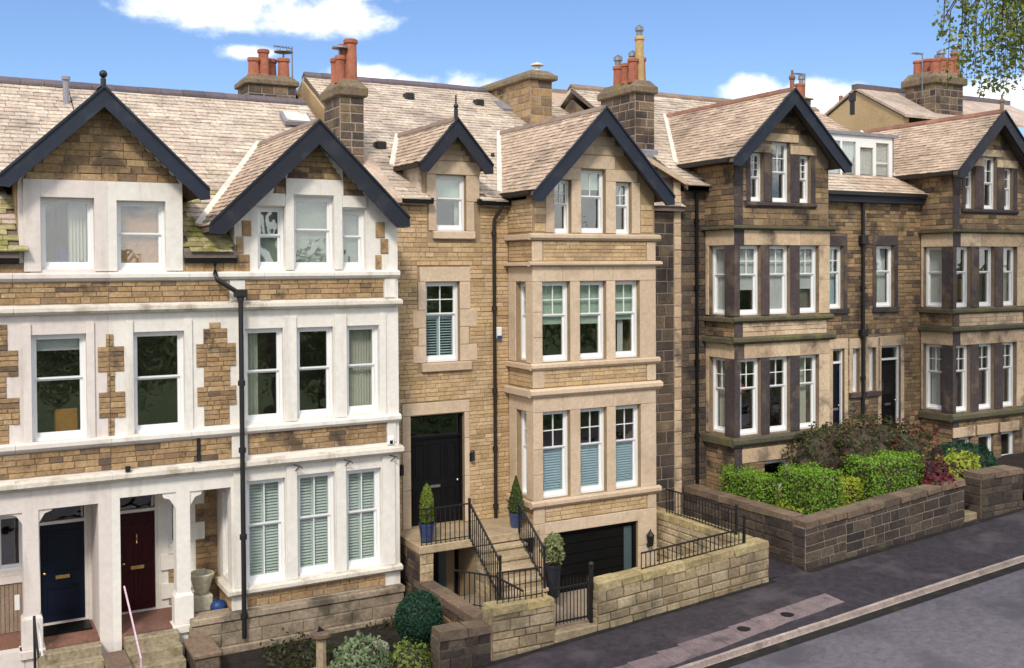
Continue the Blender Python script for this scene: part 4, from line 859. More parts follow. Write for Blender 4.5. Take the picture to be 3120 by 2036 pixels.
stones(iC, wCb, F0, [(12.2, 8.42), (12.5, 8.42), (12.5, 9.12), (12.2, 9.12)], .16, (.2, .34), 'stone_C', .02); stones(iC, wCb, F0, [(15.24, 8.42), (15.62, 8.42), (15.62, 9.12), (15.24, 9.12)], .16, (.2, .4), 'stone_C', .02)
stones(iC, wCb, F0, [(13.0, 10.30), (14.88, 10.30), (13.94, 11.12)], .19, (.4, .8), 'ashlar_C', .012)
# dressed bands, jambs and mullions
def bayfront(z0, z1, zl, xs):
    ash(F0, [(12.12, 12.385, z0, z0 + .6), (12.12, 12.385, z0 + .61, z0 + 1.2), (12.12, 12.385, z0 + 1.21, z1)] if True else [])
    for a, b in xs: ash(F0, [(a, b, z0, z1)])
    cut = [12.12, 12.95, 13.83, 14.40, 15.69]
    for a, b in zip(cut[:-1], cut[1:]): ash(F0, [(a, b - .006, z1 + .004, zl)], d=.036)
    ash(FS, [(-.02, .31, z0, z1), (.81, 1.16, z0, z1), (-.02, 1.16, z1 + .004, zl)], d=.03)
bayfront(5.32, 7.24, 7.60, ((13.165, 13.435), (14.205, 14.465), (15.205, 15.69))); bayfront(2.08, 4.16, 4.52, ((13.155, 13.435), (14.205, 14.465), (15.225, 15.69)))
ash(F0, [(12.5, 12.735, 8.4, 9.66), (13.215, 13.485, 8.4, 9.66), (14.205, 14.495, 8.4, 9.66), (14.975, 15.22, 8.4, 9.66), (12.55, 13.485, 9.665, 9.95), (14.205, 15.13, 9.665, 9.95), (13.215, 14.47, 9.955, 10.27), (12.12, 12.40, 7.73, 8.2), (15.42, 15.69, 7.73, 8.2), (12.12, 12.44, 4.74, 5.16), (15.42, 15.69, 4.74, 5.16), (12.12, 12.43, 1.53, 1.88), (15.42, 15.69, 1.53, 1.88)], d=.028)
ash(F0, [(12.43, 13.6, 1.255, 1.53), (13.605, 15.12, 1.255, 1.53), (15.125, 15.69, .62, 1.52), (15.12, 15.69, .0, .61), (12.12, 12.425, 1.255, 1.52), (12.12, 12.675, .62, 1.25), (12.12, 12.675, -.4, .61)], d=.034)
for z0, z1, o in ((8.22, 8.38, .12), (7.60, 7.72, .15), (5.16, 5.32, .11), (4.52, 4.72, .15), (1.90, 2.08, .12)):
    strip(hC, 'string_course', 12.15 - o, 15.67 + o, z0, z1, 0, o, 'ashlar_C'); side_strip(hC, 'string_course', .0, 1.19, z0 + .01, z1 - .02, 12.15, o, 'ashlar_C')
for i, (a, b, z0, z1) in enumerate(fb[:3]):
    win(hC, F0, a, b, z0, z1, sash=.42, top=(2, 2), fill=[('blind', (.53, .54, .50)[i], 'blind_green')] + ([('curt', .35, .62, 'curtain_white')] if i == 2 else []))
for a, b, z0, z1 in fb[3:6]: win(hC, F0, a, b, z0, z1, sash=.43, top=(2, 2), fill=[('shut', 0, .56, 1, 'frost', .05)])
for i, (a, b, z0, z1) in enumerate(fa): win(hC, F0, a, b, z0, z1, sash=.42 if i == 1 else .45, top=(2, 2) if i != 1 else (2, 1), fill=[('blind', (.16, .28, .18)[i], 'blind_green')], fw=.045, sw=.035)
win(hC, FS, .32, .80, 5.36, 7.22, sash=.42, top=(2, 2), fill=[('blind', .5, 'blind_green')], fw=.05); win(hC, FS, .32, .80, 2.11, 4.15, sash=.43, top=(2, 2), fill=[('shut', 0, .56, 1, 'frost', .05)], fw=.05)
# garage door of horizontal boards
b = MB(); b.box(12.68, 12.76, .06, .2, -1, 1.25); b.box(15.04, 15.12, .06, .2, -1, 1.25); b.box(12.76, 15.04, .06, .2, 1.17, 1.25); G = b.build('garage_door', 'black', hC)
for i in range(8): b = MB(); z = -.85 + i * .25; b.box(12.765, 14.78, .11, .16, z + .008, z + .242); b.build('garage_panel', 'black', G)
b = MB(); b.box(14.79, 15.03, .13, .14, -.8, 1.12); b.build('garage_sidelight', 'smoked', G)
# gable and dormer roofs, main roof
gC = [(13.94, 11.34, 1.045, 12.15, 15.67), (10.60, 11.02, 1.12, 9.89, 11.36)]
def moss2(c): return 'slate'
main_roof(iC, hC, 9.26, 17.42, 1.0, 9.17, 8.15, 13.14, under(gC), .20, (.26, .46), 'slate', notch=gC)
gable_roof(iC, hC, 13.94, 11.36, 12.02, 15.90, -.38, backC, 1.045, .135, (.16, .3), 'slate_pink', ridge_m='ridge_brown')
gable_roof(iC, hC, 10.60, 11.04, 9.68, 11.52, .85, backC, 1.12, .135, (.16, .3), 'slate_pink', ridge_m='ridge_brown')
boards(hC, 13.94, 11.38, 11.94, 9.31, 15.96, 9.30, -.38, .44, 'navy_blue'); boards(hC, 10.60, 11.06, 9.66, 10.0, 11.53, 10.0, .85, .42, 'navy')
b = MB(); b.tube([(10.6, .87, 11.05), (10.6, .87, 11.3)], .05, 8); b.ball((10.6, .87, 11.36), .06); b.tube([(10.6, .87, 11.4), (10.6, .87, 11.62)], .022, 6); b.build('finial', 'iron', hC, smooth=True)
gutter(hC, 9.30, 10.06, 1.08, 9.10); gutter(hC, 11.24, 12.1, 1.08, 9.10)
g = MB(); g.box(11.94, 12.04, -.15, 1.3, 9.28, 9.38); g.build('gutter', 'pipe', hC)
b = MB(); q = [(9.72, 2.4, 9.72), (9.72, 1.15, 9.72), (9.84, 1.15, 9.2), (9.84, 2.4, 9.2)]; b.box(9.80, 9.885, 1.25, 2.5, 9.1, 10.08); b.build('dormer_cheek', 'slate', hC)
g = MB(); g.box(9.60, 9.70, .85, 2.3, 9.91, 10.0); g.build('gutter', 'pipe', hC)
pipe(hC, [(11.86, .95, 9.08), (11.83, 1.0, 8.95), (11.72, 1.09, 8.75), (11.70, 1.09, 8.6), (11.70, 1.09, 1.52)], .045, 'pipe', [(11.70, 1.09, z) for z in (8.4, 6.6, 4.6, 3.2, 1.8)])
b = MB(); b.box(11.76, 11.92, 1.10, 1.19, 5.86, 6.14); o = b.build('alarm_box', 'upvc', hC, bevel=.02); b = MB(); b.box(11.775, 11.905, 1.09, 1.099, 5.86, 5.93); b.build('alarm_light', 'bag_blue', o)
for x, z in ((11.09, 3.08), (9.26, 2.92)):
    b = MB(); b.box(x - .05, x + .05, WC - .05, WC - .021, z - .14, z + .06); b.tube([(x, WC - .10, z - .12), (x, WC - .10, z + .05)], .05, 8); b.ball((x, WC - .10, z + .08), .055); b.build('wall_light', 'iron', hC)
for x, y, z in ((9.76, 3.54, 0), (12.03, 6.96, 0), (14.29, 6.91, 0)):
    zr = 9.17 + (y - 1.0) * .555; b = MB(); b.box(x - .14, x + .14, y - .12, y + .15, zr, zr + .20); b.build('roof_vent', 'iron', hC, bevel=.03)
b = MB(); b.tube([(12.9, 3.4, 10.0), (12.9, 3.4, 10.62)], .05, 8); b.build('roof_vent', 'iron', hC)
b = MB(); zr = lambda y: 9.17 + (y - 1.0) * .555
q = [(14.95, 6.6, zr(6.6)), (15.5, 6.6, zr(6.6)), (15.5, 7.2, zr(7.2)), (14.95, 7.2, zr(7.2))]; b.hexa(q + [(x, y - .05, z + .1) for x, y, z in q]); b.build('skylight', 'lead', hC)
chimney(iC, hC, 16.96, 17.62, 2.6, 4.3, 9.6, 12.42, 12.80, 'stone_block', 'mortar_light', [(16.78 + .30, 2.85, 12.72, 13.42, .16), (17.0 + .12, 3.25, 12.74, 13.35, .15), (17.30, 2.85, 12.74, 14.05, .145, 'buff_pot', 'tall'), (17.45, 3.0, 12.74, 13.5, .16), (17.46, 3.4, 12.74, 13.45, .15, 'terra', 'tall'), (17.3, 3.9, 12.74, 13.4, .16, 'terra', 'tall')], ch=.24, lr=(.25, .5))
b = MB(); b.box(16.86, 17.66, 2.45, 2.62, 10.55, 10.85); b.build('chimney_flashing', 'lead', hC, bevel=.03)
C2 = chimney(iC, hC, 15.28, 16.02, 5.5, 9.2, 10.6, 13.12, 13.42, 'stone_A', 'mortar_light', [], ch=.24, lr=(.3, .6), capm='cap', ov=.14)
b = MB(); b.tube([(15.75, 5.9, 13.35), (15.75, 5.9, 13.60)], .09, 10); b.lathe([(.2, 0), (.2, .04), (.02, .1)], (15.75, 5.9, 13.62), 12); b.build('chimney_pot', 'lead_white', C2)
# shoulder wall between this house and the next, of big dark blocks with white pointing
m = MB(); m.prism([(15.68, -1.2), (17.44, -1.2), (17.44, 9.80), (16.4, 10.27), (15.68, 10.27)], 0, .28, FW); ws = m.build('shoulder_wall', 'mortar_light', hC)
stones(iC, ws, FW, [(15.69, -.9), (17.20, -.9), (17.20, 9.84), (16.4, 10.2), (15.69, 10.2)], .30, (.32, .62), 'stone_block', .014, gap=.022)
stones(iC, ws, FW, [(17.205, -.9), (17.44, -.9), (17.44, 9.74), (17.205, 9.84)], .34, (.22, .26), 'ashlar_B', .03, gap=.012)
b = MB(); b.hexa([(16.35, .98, 10.26), (17.50, .98, 9.74), (17.50, 1.7, 9.95), (16.35, 1.7, 10.47), (16.35, .98, 10.40), (17.50, .98, 9.88), (17.50, 1.7, 10.09), (16.35, 1.7, 10.61)]); b.build('wall_coping', 'ashlar_C', hC)
b = MB(); b.prism([(1.6, 9.0), (1.6, 9.38), (8.15, 13.0), (14.7, 9.38), (14.7, 9.0)], 9.2, 9.32); b.v = [(d, u, z) for u, d, z in b.v]; b.build('gable_end', 'render_tan', hC)
b = MB(); b.hexa([(x, y, z) for z0 in (0, .14) for x, y, z in ((8.76, .95, 9.06 + z0), (9.27, .95, 9.06 + z0), (9.27, 4.2, 10.98 + z0), (8.76, 4.2, 10.98 + z0))]); b.build('parapet_coping', 'slate_pink', hC, bevel=.02)
b = MB(); b.box(8.75, 9.3, 1.21, 4.1, 8.6, 9.08); b.build('parapet_wall', 'stone_A', hC)
shell(hC, 8.91, 17.42, WC, 9.1, 8.15, 13.0, -1.4, (1.5, 4.75, 7.7))
b = MB(); b.box(12.46, 15.36, .31, 1.19, 1.75, 1.9); b.box(12.46, 15.36, .31, 1.19, 4.6, 4.75); b.box(12.46, 15.36, .31, 1.19, 7.6, 7.75); b.build('bay_floor', 'room', hC)
pieces_commit(iC)

# ------------------------------------------------------------------ houses B: the sooty pair on the right
hB3 = thing('terraced_house', 'sooty brown stone house behind the green hedge, its bay left of the twin doors', 'house', (20, 0, 1), 'terraced stone houses along the street'); i3 = []
hB4 = thing('terraced_house', 'sooty brown stone house at the right edge, its bay right of the twin doors', 'house', (28, 0, 1), 'terraced stone houses along the street'); i4 = []
ZG = .2; XM = 24.26; BS = .6; backB = lambda z: 1.0 + (z - 9.78) / BS
FWB = FR('F', 1.2)
def bbay(h, items, x0, x1, wins, att, xa, sidew, base):
    m = MB(); wall(m, F0, x0, x1, ZG, 10.3, [(a, b, 6.28, 8.13) for a, b in wins] + [(a, b, 3.08, 5.12) for a, b in wins] + [(a, b, z0, min(z1, 10.3)) for a, b, z0, z1 in att] + base)
    zz = 10.3; Lp = [(x0, zz)]
    for a, b, z0, z1 in att: Lp += [(a, zz), (a, z1), (b, z1), (b, zz)]
    Lp += [(x1, zz), (x1, 10.5), (xa, 12.1), (x0, 10.5)]
    m.prism(Lp, 0, .3)
    fs = FR('S', x0)
    wall(m, fs, .302, 1.199, ZG, 9.7, [(sidew[0], sidew[1], 6.08 + .2, 8.13), (sidew[0], sidew[1], 3.1, 5.12)]); wall(m, fs, .302, 2.15, 9.7, 10.3); wall(m, FR('E', x1), .302, 1.199, ZG, 9.7); wall(m, FR('E', x1), .302, 2.15, 9.7, 10.3)
    W = m.build('bay_wall', 'mortar_B', h)
    # coursed stone
    cor = .26
    for fr, a, b in ((F0, x0 + cor, x1 - .08), (fs, .02, 1.16)):
        stones(items, W, fr, [(a, 5.70), (b, 5.70), (b, 6.08), (a, 6.08)], .13, (.25, .55), 'ashlar_B' if fr is F0 else 'stone_B', .02)
        stones(items, W, fr, [(a, 1.0), (b, 1.0), (b, 2.80), (a, 2.80)], .13, (.25, .55), 'stone_B', .022, base if fr is F0 else ())
    stones(items, W, fs, [(.02, 8.66), (2.1, 8.66), (2.1, 10.28), (.02, 10.28)], .17, (.25, .55), 'stone_B', .024, gap=.014)
    stones(items, W, F0, [(x0 + cor, 8.66), (x1 - .05, 8.66), (x1 - .05, 9.12), (x0 + cor, 9.12)], .14, (.25, .55), 'stone_B', .024)
    stones(items, W, F0, [(x0 + cor, 9.30), (att[0][0] - .16, 9.30), (att[0][0] - .16, 10.5), (x0 + cor, 10.5)], .15, (.18, .4), 'stone_B', .024); stones(items, W, F0, [(att[2][1] + .16, 9.30), (x1 - .02, 9.30), (x1 - .02, 10.28), (att[2][1] + .16, 10.28)], .15, (.18, .4), 'stone_B', .024)
    stones(items, W, F0, [(xa - .95, 11.15), (xa + .95, 11.15), (xa, 12.05)], .16, (.3, .6), 'stone_B', .02)
    stones(items, W, FR('E', x1), [(.02, ZG), (1.18, ZG), (1.18, 9.6), (.02, 9.6)], .17, (.3, .55), 'stone_B', .022)
    A = lambda fr, L, mt_, d=.03: ash(fr, L, h, mt_, d)
    # lintels tan, mullions black with soot
    for z0, z1, zl in ((6.26, 8.13, 8.54), (3.07, 5.12, 5.52)):
        cut = [x0 - .03, x0 + .30, x0 + 1.25, x0 + 2.3, x1 + .03]
        for k, (a, b) in enumerate(zip(cut[:-1], cut[1:])): A(F0, [(a, b - .006, z1 + .005, zl)], 'ashlar_B' if k else 'ashlar_dark', .036)
        A(F0, [(x0 - .03, wins[0][0] - .005, z0, z1)] + [(wins[k][1] + .005, wins[k + 1][0] - .005, z0, z1) for k in range(2)], 'ashlar_dark'); A(F0, [(wins[2][1] + .005, x1 + .03, z0, (z0 + z1) / 2), (wins[2][1] + .005, x1 + .03, (z0 + z1) / 2 + .005, z1)], 'ashlar_B')
        A(fs, [(-.02, sidew[0] - .005, z0, z1)], 'ashlar_dark'); A(fs, [(sidew[1] + .005, 1.16, z0, z1), (-.02, 1.16, z1 + .005, zl)], 'ashlar_B')
    A(F0, [(att[0][0] - .16, att[0][0] - .005, 9.3, 10.6), (att[0][1] + .005, att[1][0] - .005, 9.3, 10.6), (att[1][1] + .005, att[2][0] - .005, 9.3, 10.6), (att[2][1] + .005, att[2][1] + .16, 9.3, 10.6)], 'ashlar_dark')
    A(F0, [(att[0][0] - .2, att[1][0] - .005, 10.605, 10.84), (att[1][1] + .005, att[2][1] + .2, 10.605, 10.84), (att[0][1] + .05, att[2][0] - .05, 10.92, 11.14)], 'ashlar_B', .034)
    A(F0, [(x0 - .03, x0 + cor - .005, 8.66, 9.14), (x0 - .03, x0 + cor - .005, 9.15, 9.7), (x0 - .03, x0 + cor - .005, 9.71, 10.25), (x0 - .03, x0 + cor - .005, 5.70, 6.08), (x0 - .03, x0 + cor - .005, 2.2, 2.8)], 'ashlar_dark', .03)
    strip(h, 'attic_sill', att[0][0] - .2, att[2][1] + .15, 9.15, 9.29, 0, .10, 'ashlar_dark')
    for z0, z1, o in ((8.54, 8.66, .16), (6.08, 6.23, .12), (5.52, 5.70, .16), (2.80, 2.98 + .06, .14)):
        strip(h, 'string_course', x0 - o, x1 + o, z0, z1, 0, o, 'sill_moss'); side_strip(h, 'string_course', 0, 1.19, z0 + .01, z1 - .02, x0, o, 'sill_moss')
    gable_roof(items, h, xa, 12.27, xa - 2.05, xa + 2.05, -.38, backB, .925, .135, (.16, .3), 'slate_pink', ridge_m='ridge_red')
    boards(h, xa, 12.29, xa - 2.07, 10.37, xa + 2.1, 10.34, -.38, .42, 'navy_blue' if xa < 22 else 'navy')
    g = MB(); g.box(xa - 2.12, xa - 2.02, -.2, 2.05, 10.29, 10.39); g.build('gutter', 'pipe', h)
    b = MB(); b.tube([(xa, -.34, 12.25), (xa, -.34, 12.55)], .06, 8); b.ball((xa, -.34, 12.60), .09); b.tube([(xa, -.34, 12.66), (xa, -.34, 12.80)], .035, 6); b.build('finial', 'ridge_red' if xa < 22 else 'ridge_brown', h, smooth=True)
    fl = MB(); 
    for z in (2.85, 5.85, 8.9): fl.box(x0 + .31, x1 - .31, .31, 1.19, z - .15, z)
    fl.build('bay_floor', 'room', h)
    return W, fs
w3 = [(18.44, 19.17), (19.48, 20.22), (20.57, 21.29)]; a3 = [(18.82, 19.27, 9.30, 10.60), (19.58, 20.23, 9.30, 10.92), (20.57, 20.99, 9.30, 10.60)]
W3, S3 = bbay(hB3, i3, 18.28, 21.66, w3, a3, 19.98, (.38, 1.03), [(19.3, 20.2, 1.5, 2.33)])
w4 = [(26.98, 27.64), (28.03, 28.77), (29.18, 29.86)]; a4 = [(27.39, 27.82, 9.30, 10.62), (28.24, 28.87, 9.30, 10.92), (29.22, 29.68, 9.30, 10.62)]
W4, S4 = bbay(hB4, i4, 26.86, 30.24, w4, a4, 28.64, (.40, 1.08), [(26.92, 27.68, 1.42, 2.30), (28.02, 28.75, 1.42, 2.30), (29.12, 29.8, 1.42, 2.30)])
# left bay windows
sashB = dict(fw=.05, sw=.04)
win(hB3, F0, *w3[0], 6.28, 8.13, sash=.42, top=(2, 2), fill=[('blind', .64, 'curtain_white')], **sashB); win(hB3, F0, *w3[1], 6.28, 8.13, sash=.42, top=(2, 2), fill=[('blind', 1.0, 'curtain_white')], **sashB); win(hB3, F0, *w3[2], 6.28, 8.13, sash=.42, top=(2, 2), fill=[('blind', .64, 'curtain_white'), ('item', 0, 1, 0, .4, .1, 'room')], **sashB)
win(hB3, F0, *w3[0], 3.08, 5.12, sash=.39, top=(2, 2), fill=[('curt', 0, .45, 'curtain_white'), ('item', .45, 1, .50, .64, .3, 'red_cloth')], **sashB); win(hB3, F0, *w3[1], 3.08, 5.12, sash=.39, top=(2, 2), fill=[('item', 0, .5, .3, .62, .4, 'red_cloth'), ('item', .4, .9, 0, .4, .6, 'wood')], **sashB); win(hB3, F0, *w3[2], 3.08, 5.12, sash=.39, top=(2, 2), fill=[('curt', 0, .8, 'curtain'), ], **sashB)
win(hB3, S3, .38, 1.03, 6.28, 8.13, sash=.42, fill=[('blind', 1, 'curtain_white')], **sashB); win(hB3, S3, .38, 1.03, 3.1, 5.12, sash=.42, top=(2, 2), fill=[('curt', 0, 1, 'curtain')], **sashB)
for i, (a, b, z0, z1) in enumerate(a3): win(hB3, F0, a, b, z0, z1, sash=.5, top=(2, 3) if i != 1 else (2, 2), fill=[('blind', .15, 'curtain_white')] if i == 1 else [], fw=.045, sw=.035)
for i, (a, b) in enumerate(w4): win(hB4, F0, a, b, 6.28, 8.13, sash=.42, fill=([('curt', 0, .4, 'wood')], [('item', 0, 1, .1, .45, .5, 'wood')], [('curt', .5, 1, 'curtain')])[i], **sashB); win(hB4, F0, a, b, 3.08, 5.12, sash=.39, top=(2, 2), fill=([], [('curt', 0, .35, 'frost')], [])[i], **sashB)
win(hB4, S4, .40, 1.08, 6.28, 8.13, sash=.42, fill=[('blind', 1, 'curtain_white')], **sashB); win(hB4, S4, .40, 1.08, 3.1, 5.12, sash=.42, top=(2, 2), fill=[('curt', .45, 1, 'curtain_white')], **sashB)
for i, (a, b, z0, z1) in enumerate(a4): win(hB4, F0, a, b, z0, z1, sash=.5, top=(2, 2), fw=.045, sw=.035, fill=[('curt', .6, 1, 'curtain_white')] if i == 2 else [])
# basement windows under the right bay and lintel under the left one
for a, b in ((26.92, 27.68), (28.02, 28.75), (29.12, 29.8)):
    win(hB4, F0, a, b, 1.42, 2.30, sash=None, rec=.08, fw=.05)
    ash(FR('F', -.03), [(a - .12, b + .12, 2.32, 2.62)], hB4, 'ashlar_B', .05)
ash(F0, [(18.5, 19.5, 2.35, 2.72), (19.51, 20.6, 2.35, 2.72)], hB3, 'ashlar_B', .04)
win(hB3, F0, 19.3, 20.2, 1.5, 2.33, sash=None, rec=.08)
# recessed middle wall with the twin doors, split at the party line
for h, items, x0, x1, holes, pw in ((hB3, i3, 21.68, XM, [(22.93, 23.51, 6.30, 8.15), (23.06, 23.54, 2.4, 5.10), (23.88, 24.18, 3.76, 5.08)], None), (hB4, i4, XM + .002, 26.84, [(24.87, 25.68, 6.30, 8.18), (25.10, 25.96, 2.4, 5.10), (24.58, 24.87, 3.76, 5.08)], None)):
    m = MB(); wall(m, FWB, x0, x1, ZG, 9.6, holes); Wm = m.build('wall', 'mortar_B', h)
    hh = [(a - .14, b + .14, z0 - .2, z1 + .32) for a, b, z0, z1 in holes]
    stones(items, Wm, FWB, [(x0, 1.2), (x1, 1.2), (x1, 9.5), (x0, 9.5)], .125, (.2, .45), 'stone_B', .024, hh, gap=.012)
    for k, (a, b, z0, z1) in enumerate(holes):
        md = 'ashlar_dark' if k == 0 else 'ashlar_B'
        ash(FWB, [(a - .14, a - .003, z0, z1), (b + .003, b + .14, z0, z1), (a - .14, b + .14, z1 + .004, z1 + .31)], h, md, .035)
        if k != 1: b_ = MB(); b_.box(a - .16, b + .16, 1.10, 1.28, z0 - .16, z0 - .003); b_.build('window_sill', 'ashlar_dark', h, bevel=.02)
m = MB(); wall(m, FWB, 17.45, 18.27, ZG, 9.6); Wm = m.build('wall', 'mortar_B', hB3); stones(i3, Wm, FWB, [(17.46, .6), (18.27, .6), (18.27, 9.55), (17.46, 9.55)], .17, (.25, .5), 'stone_block', .026, gap=.014)
win(hB3, FWB, 22.93, 23.51, 6.30, 8.15, sash=.42, top=(2, 2), fill=[('curt', 0, 1, 'frost')], **sashB); win(hB4, FWB, 24.87, 25.68, 6.30, 8.18, sash=.42, fill=[('curt', .5, 1, 'curtain_white')], **sashB)
win(hB3, FWB, 23.88, 24.18, 3.76, 5.08, sash=None, **sashB); win(hB4, FWB, 24.58, 24.87, 3.76, 5.08, sash=None, **sashB)
door(hB3, FWB, 23.06, 23.54, 2.4, 4.66, 'door_navy', [(.1, .9, .1, .9)], fan=(0, 5.10), rec=.1, knob='chrome'); door(hB4, FWB, 25.10, 25.96, 2.4, 4.66, 'black', [(.1, .9, .08, .36)], fan=(0, 5.10), rec=.1, knob='chrome')
b = MB(); b.box(25.30, 25.76, 1.31, 1.325, 3.6, 4.5); b.build('door_glass', 'glass', hB4)
for h, x0, x1 in ((hB3, 21.7, XM - .003), (hB4, XM, 26.75)):
    b = MB(); b.box(x0, x1, .98, 1.195, 9.46, 9.72); b.build('fascia', 'navy_blue', h); gutter(h, x0, x1, .97, 9.66, 'iron')
gutter(hB3, 17.48, 18.2, 1.05, 9.62, 'black')
pipe(hB3, [(24.22, 1.09, 9.6), (24.22, 1.09, 3.0)], .055, 'iron', [(24.22, 1.09, z) for z in (8.3, 6.9, 5.6, 4.2)]); b = MB(); b.box(24.10, 24.34, .98, 1.18, 8.20, 8.48); b.build('hopper', 'iron', hB3, bevel=.02); b = MB(); b.box(24.10, 24.34, .98, 1.18, 5.45, 5.66); b.build('hopper', 'iron', hB3, bevel=.02)
pipe(hB3, [(17.90, 1.09, 9.6), (17.90, 1.09, 1.66)], .05, 'black', [(17.90, 1.09, z) for z in (8.8, 7, 5, 3)]); b = MB(); b.box(17.76, 18.06, .92, 1.2, 1.52, 1.62); b.build('drain_surround', 'upvc', hB3, bevel=.02)
gB3 = [(19.98, 12.25, .925, 18.28, 21.66)]; gB4 = [(28.64, 12.25, .925, 26.86, 30.24)]
bx = lambda c: (23.45 < c.x < 26.62 and 1.9 < c.y < 4.0)
main_roof(i3, hB3, 17.46, XM, .93, 9.74, 6.75, 13.22, lambda c: under(gB3)(c) or bx(c), .20, (.26, .46), 'slate', ridge_m='ridge_brown', notch=gB3); main_roof(i4, hB4, XM + .002, 28.0, .93, 9.74, 6.75, 13.22, lambda c: under(gB4)(c) or bx(c), .20, (.26, .46), 'slate_pink', ridge_m='ridge_brown', notch=gB4)
b = MB(); b.box(28.0, 31.2, 1.0, 12, 10.2, 10.35); b.build('flat_roof', 'lead', hB4)
# flat topped dormer window between the two gables
b = MB(); b.box(23.45, 26.60, 2.02, 4.3, 9.95, 10.02); b.box(23.45, 23.6, 2.02, 4.3, 10.02, 11.6); b.box(26.48, 26.60, 2.02, 4.3, 10.02, 11.6); dz = b.build('box_dormer', 'lead', hB4)
b = MB(); b.box(23.38, 26.68, 1.90, 4.6, 11.60, 11.70); b.build('dormer_roof', 'lead', dz); b = MB(); b.box(23.62, 26.46, 2.05, 4.28, 10.0, 10.08); b.box(23.62, 26.46, 4.2, 4.28, 10.08, 11.6); b.build('dormer_room', 'room', dz)
FD = FR('F', 1.97)
m = MB(); wall(m, FD, 23.6, 26.48, 10.02, 11.6, [(24.28, 24.86, 10.13, 11.40), (25.05, 25.62, 10.13, 11.25), (25.75, 26.32, 10.13, 11.42), (23.7, 24.2, 10.13, 11.40)], .07); m.build('dormer_frame', 'upvc', dz)
for a, b_, z1 in ((24.28, 24.86, 11.40), (25.05, 25.62, 11.25), (25.75, 26.32, 11.42), (23.7, 24.2, 11.40)):
    g = MB(); g.box(a, b_, 2.0, 2.008, 10.13, z1); g.build('pane', 'glass', dz)
    g = MB(); shade_sheet(g, FR('F', 2.07), a, b_, 10.1, z1, 0, .012, 6); g.build('curtain', 'curtain_white', dz)
g = MB(); g.box(25.75, 26.28, 1.985, 2.015, 10.78, 10.81); g.build('glazing_bar', 'upvc', dz)
chimney(i4, hB4, 33.0, 34.55, 5.6, 7.0, 11.5, 14.45, 14.95, 'stone_block', 'mortar_light', [(33.2, 5.8, 14.85, 15.4, .20), (33.42, 6.3, 14.85, 15.5, .20), (33.62, 5.85, 14.85, 15.48, .20, 'terra', 'tall'), (33.86, 6.4, 14.85, 15.5, .20), (34.06, 5.85, 14.85, 15.5, .20), (34.28, 6.5, 14.85, 15.5, .20, 'terra', 'tall'), (34.36, 5.8, 14.85, 15.75, .19, 'terra', 'tall'), (33.35, 6.7, 14.85, 15.5, .19)], ch=.24, lr=(.3, .6), ov=.13)
chimney(i3, hB3, 27.2, 27.9, 6.9, 7.6, 12.3, 13.62, 13.72, 'stone_block', 'mortar_light', [(27.45, 7.05, 13.7, 14.2, .16), (27.72, 7.2, 13.7, 14.25, .15, 'terra', 'tall')])
b = MB(); b.tube([(29.9, 6.8, 13.2), (29.9, 6.8, 13.75)], .09, 8); b.tube([(29.9, 6.8, 13.7), (29.9, 6.8, 14.0)], .13, 8); b.build('flue', 'iron', hB4)
shell(hB3, 17.47, XM - .01, 1.2, 9.6, 6.75, 13.1, ZG, (2.4, 5.75, 8.8)); shell(hB4, XM + .01, 31.2, 1.2, 9.6, 6.75, 13.1, ZG, (2.4, 5.75, 8.8))
pieces_commit(i3); pieces_commit(i4)

# next house up the street, past the right edge of the view
h5 = thing('terraced_house', 'plain sooty stone house carrying the terrace on beyond the right edge', 'house', (35, 1, 1), 'terraced stone houses along the street'); i5 = []
hs5 = [(a, a + .9, z0, z1) for a in (32.6, 34.6, 36.8) for z0, z1 in ((3.08, 5.1), (6.28, 8.13))]
m = MB(); wall(m, FWB, 31.25, 39.5, ZG, 9.7, hs5); W5 = m.build('wall', 'mortar_B', h5)
stones(i5, W5, FWB, [(31.25, .8), (39.5, .8), (39.5, 9.6), (31.25, 9.6)], .22, (.3, .6), 'stone_B', .024, [(a - .15, b + .15, z0 - .2, z1 + .3) for a, b, z0, z1 in hs5])
for a, b, z0, z1 in hs5:
    win(h5, FWB, a, b, z0, z1, sash=.42, fill=[('curt', 0, 1, 'curtain_white')]); ash(FWB, [(a - .15, b + .15, z1 + .004, z1 + .28), (a - .15, b + .15, z0 - .18, z0 - .004)], h5, 'ashlar_B', .04)
main_roof(i5, h5, 31.22, 39.6, .93, 9.74, 6.0, 12.2, lambda c: False, .24, (.35, .6), 'slate', ridge_m='ridge_brown')
shell(h5, 31.3, 39.5, 1.2, 9.6, 6.0, 12.1, ZG, (2.4, 5.75, 8.8)); pieces_commit(i5)

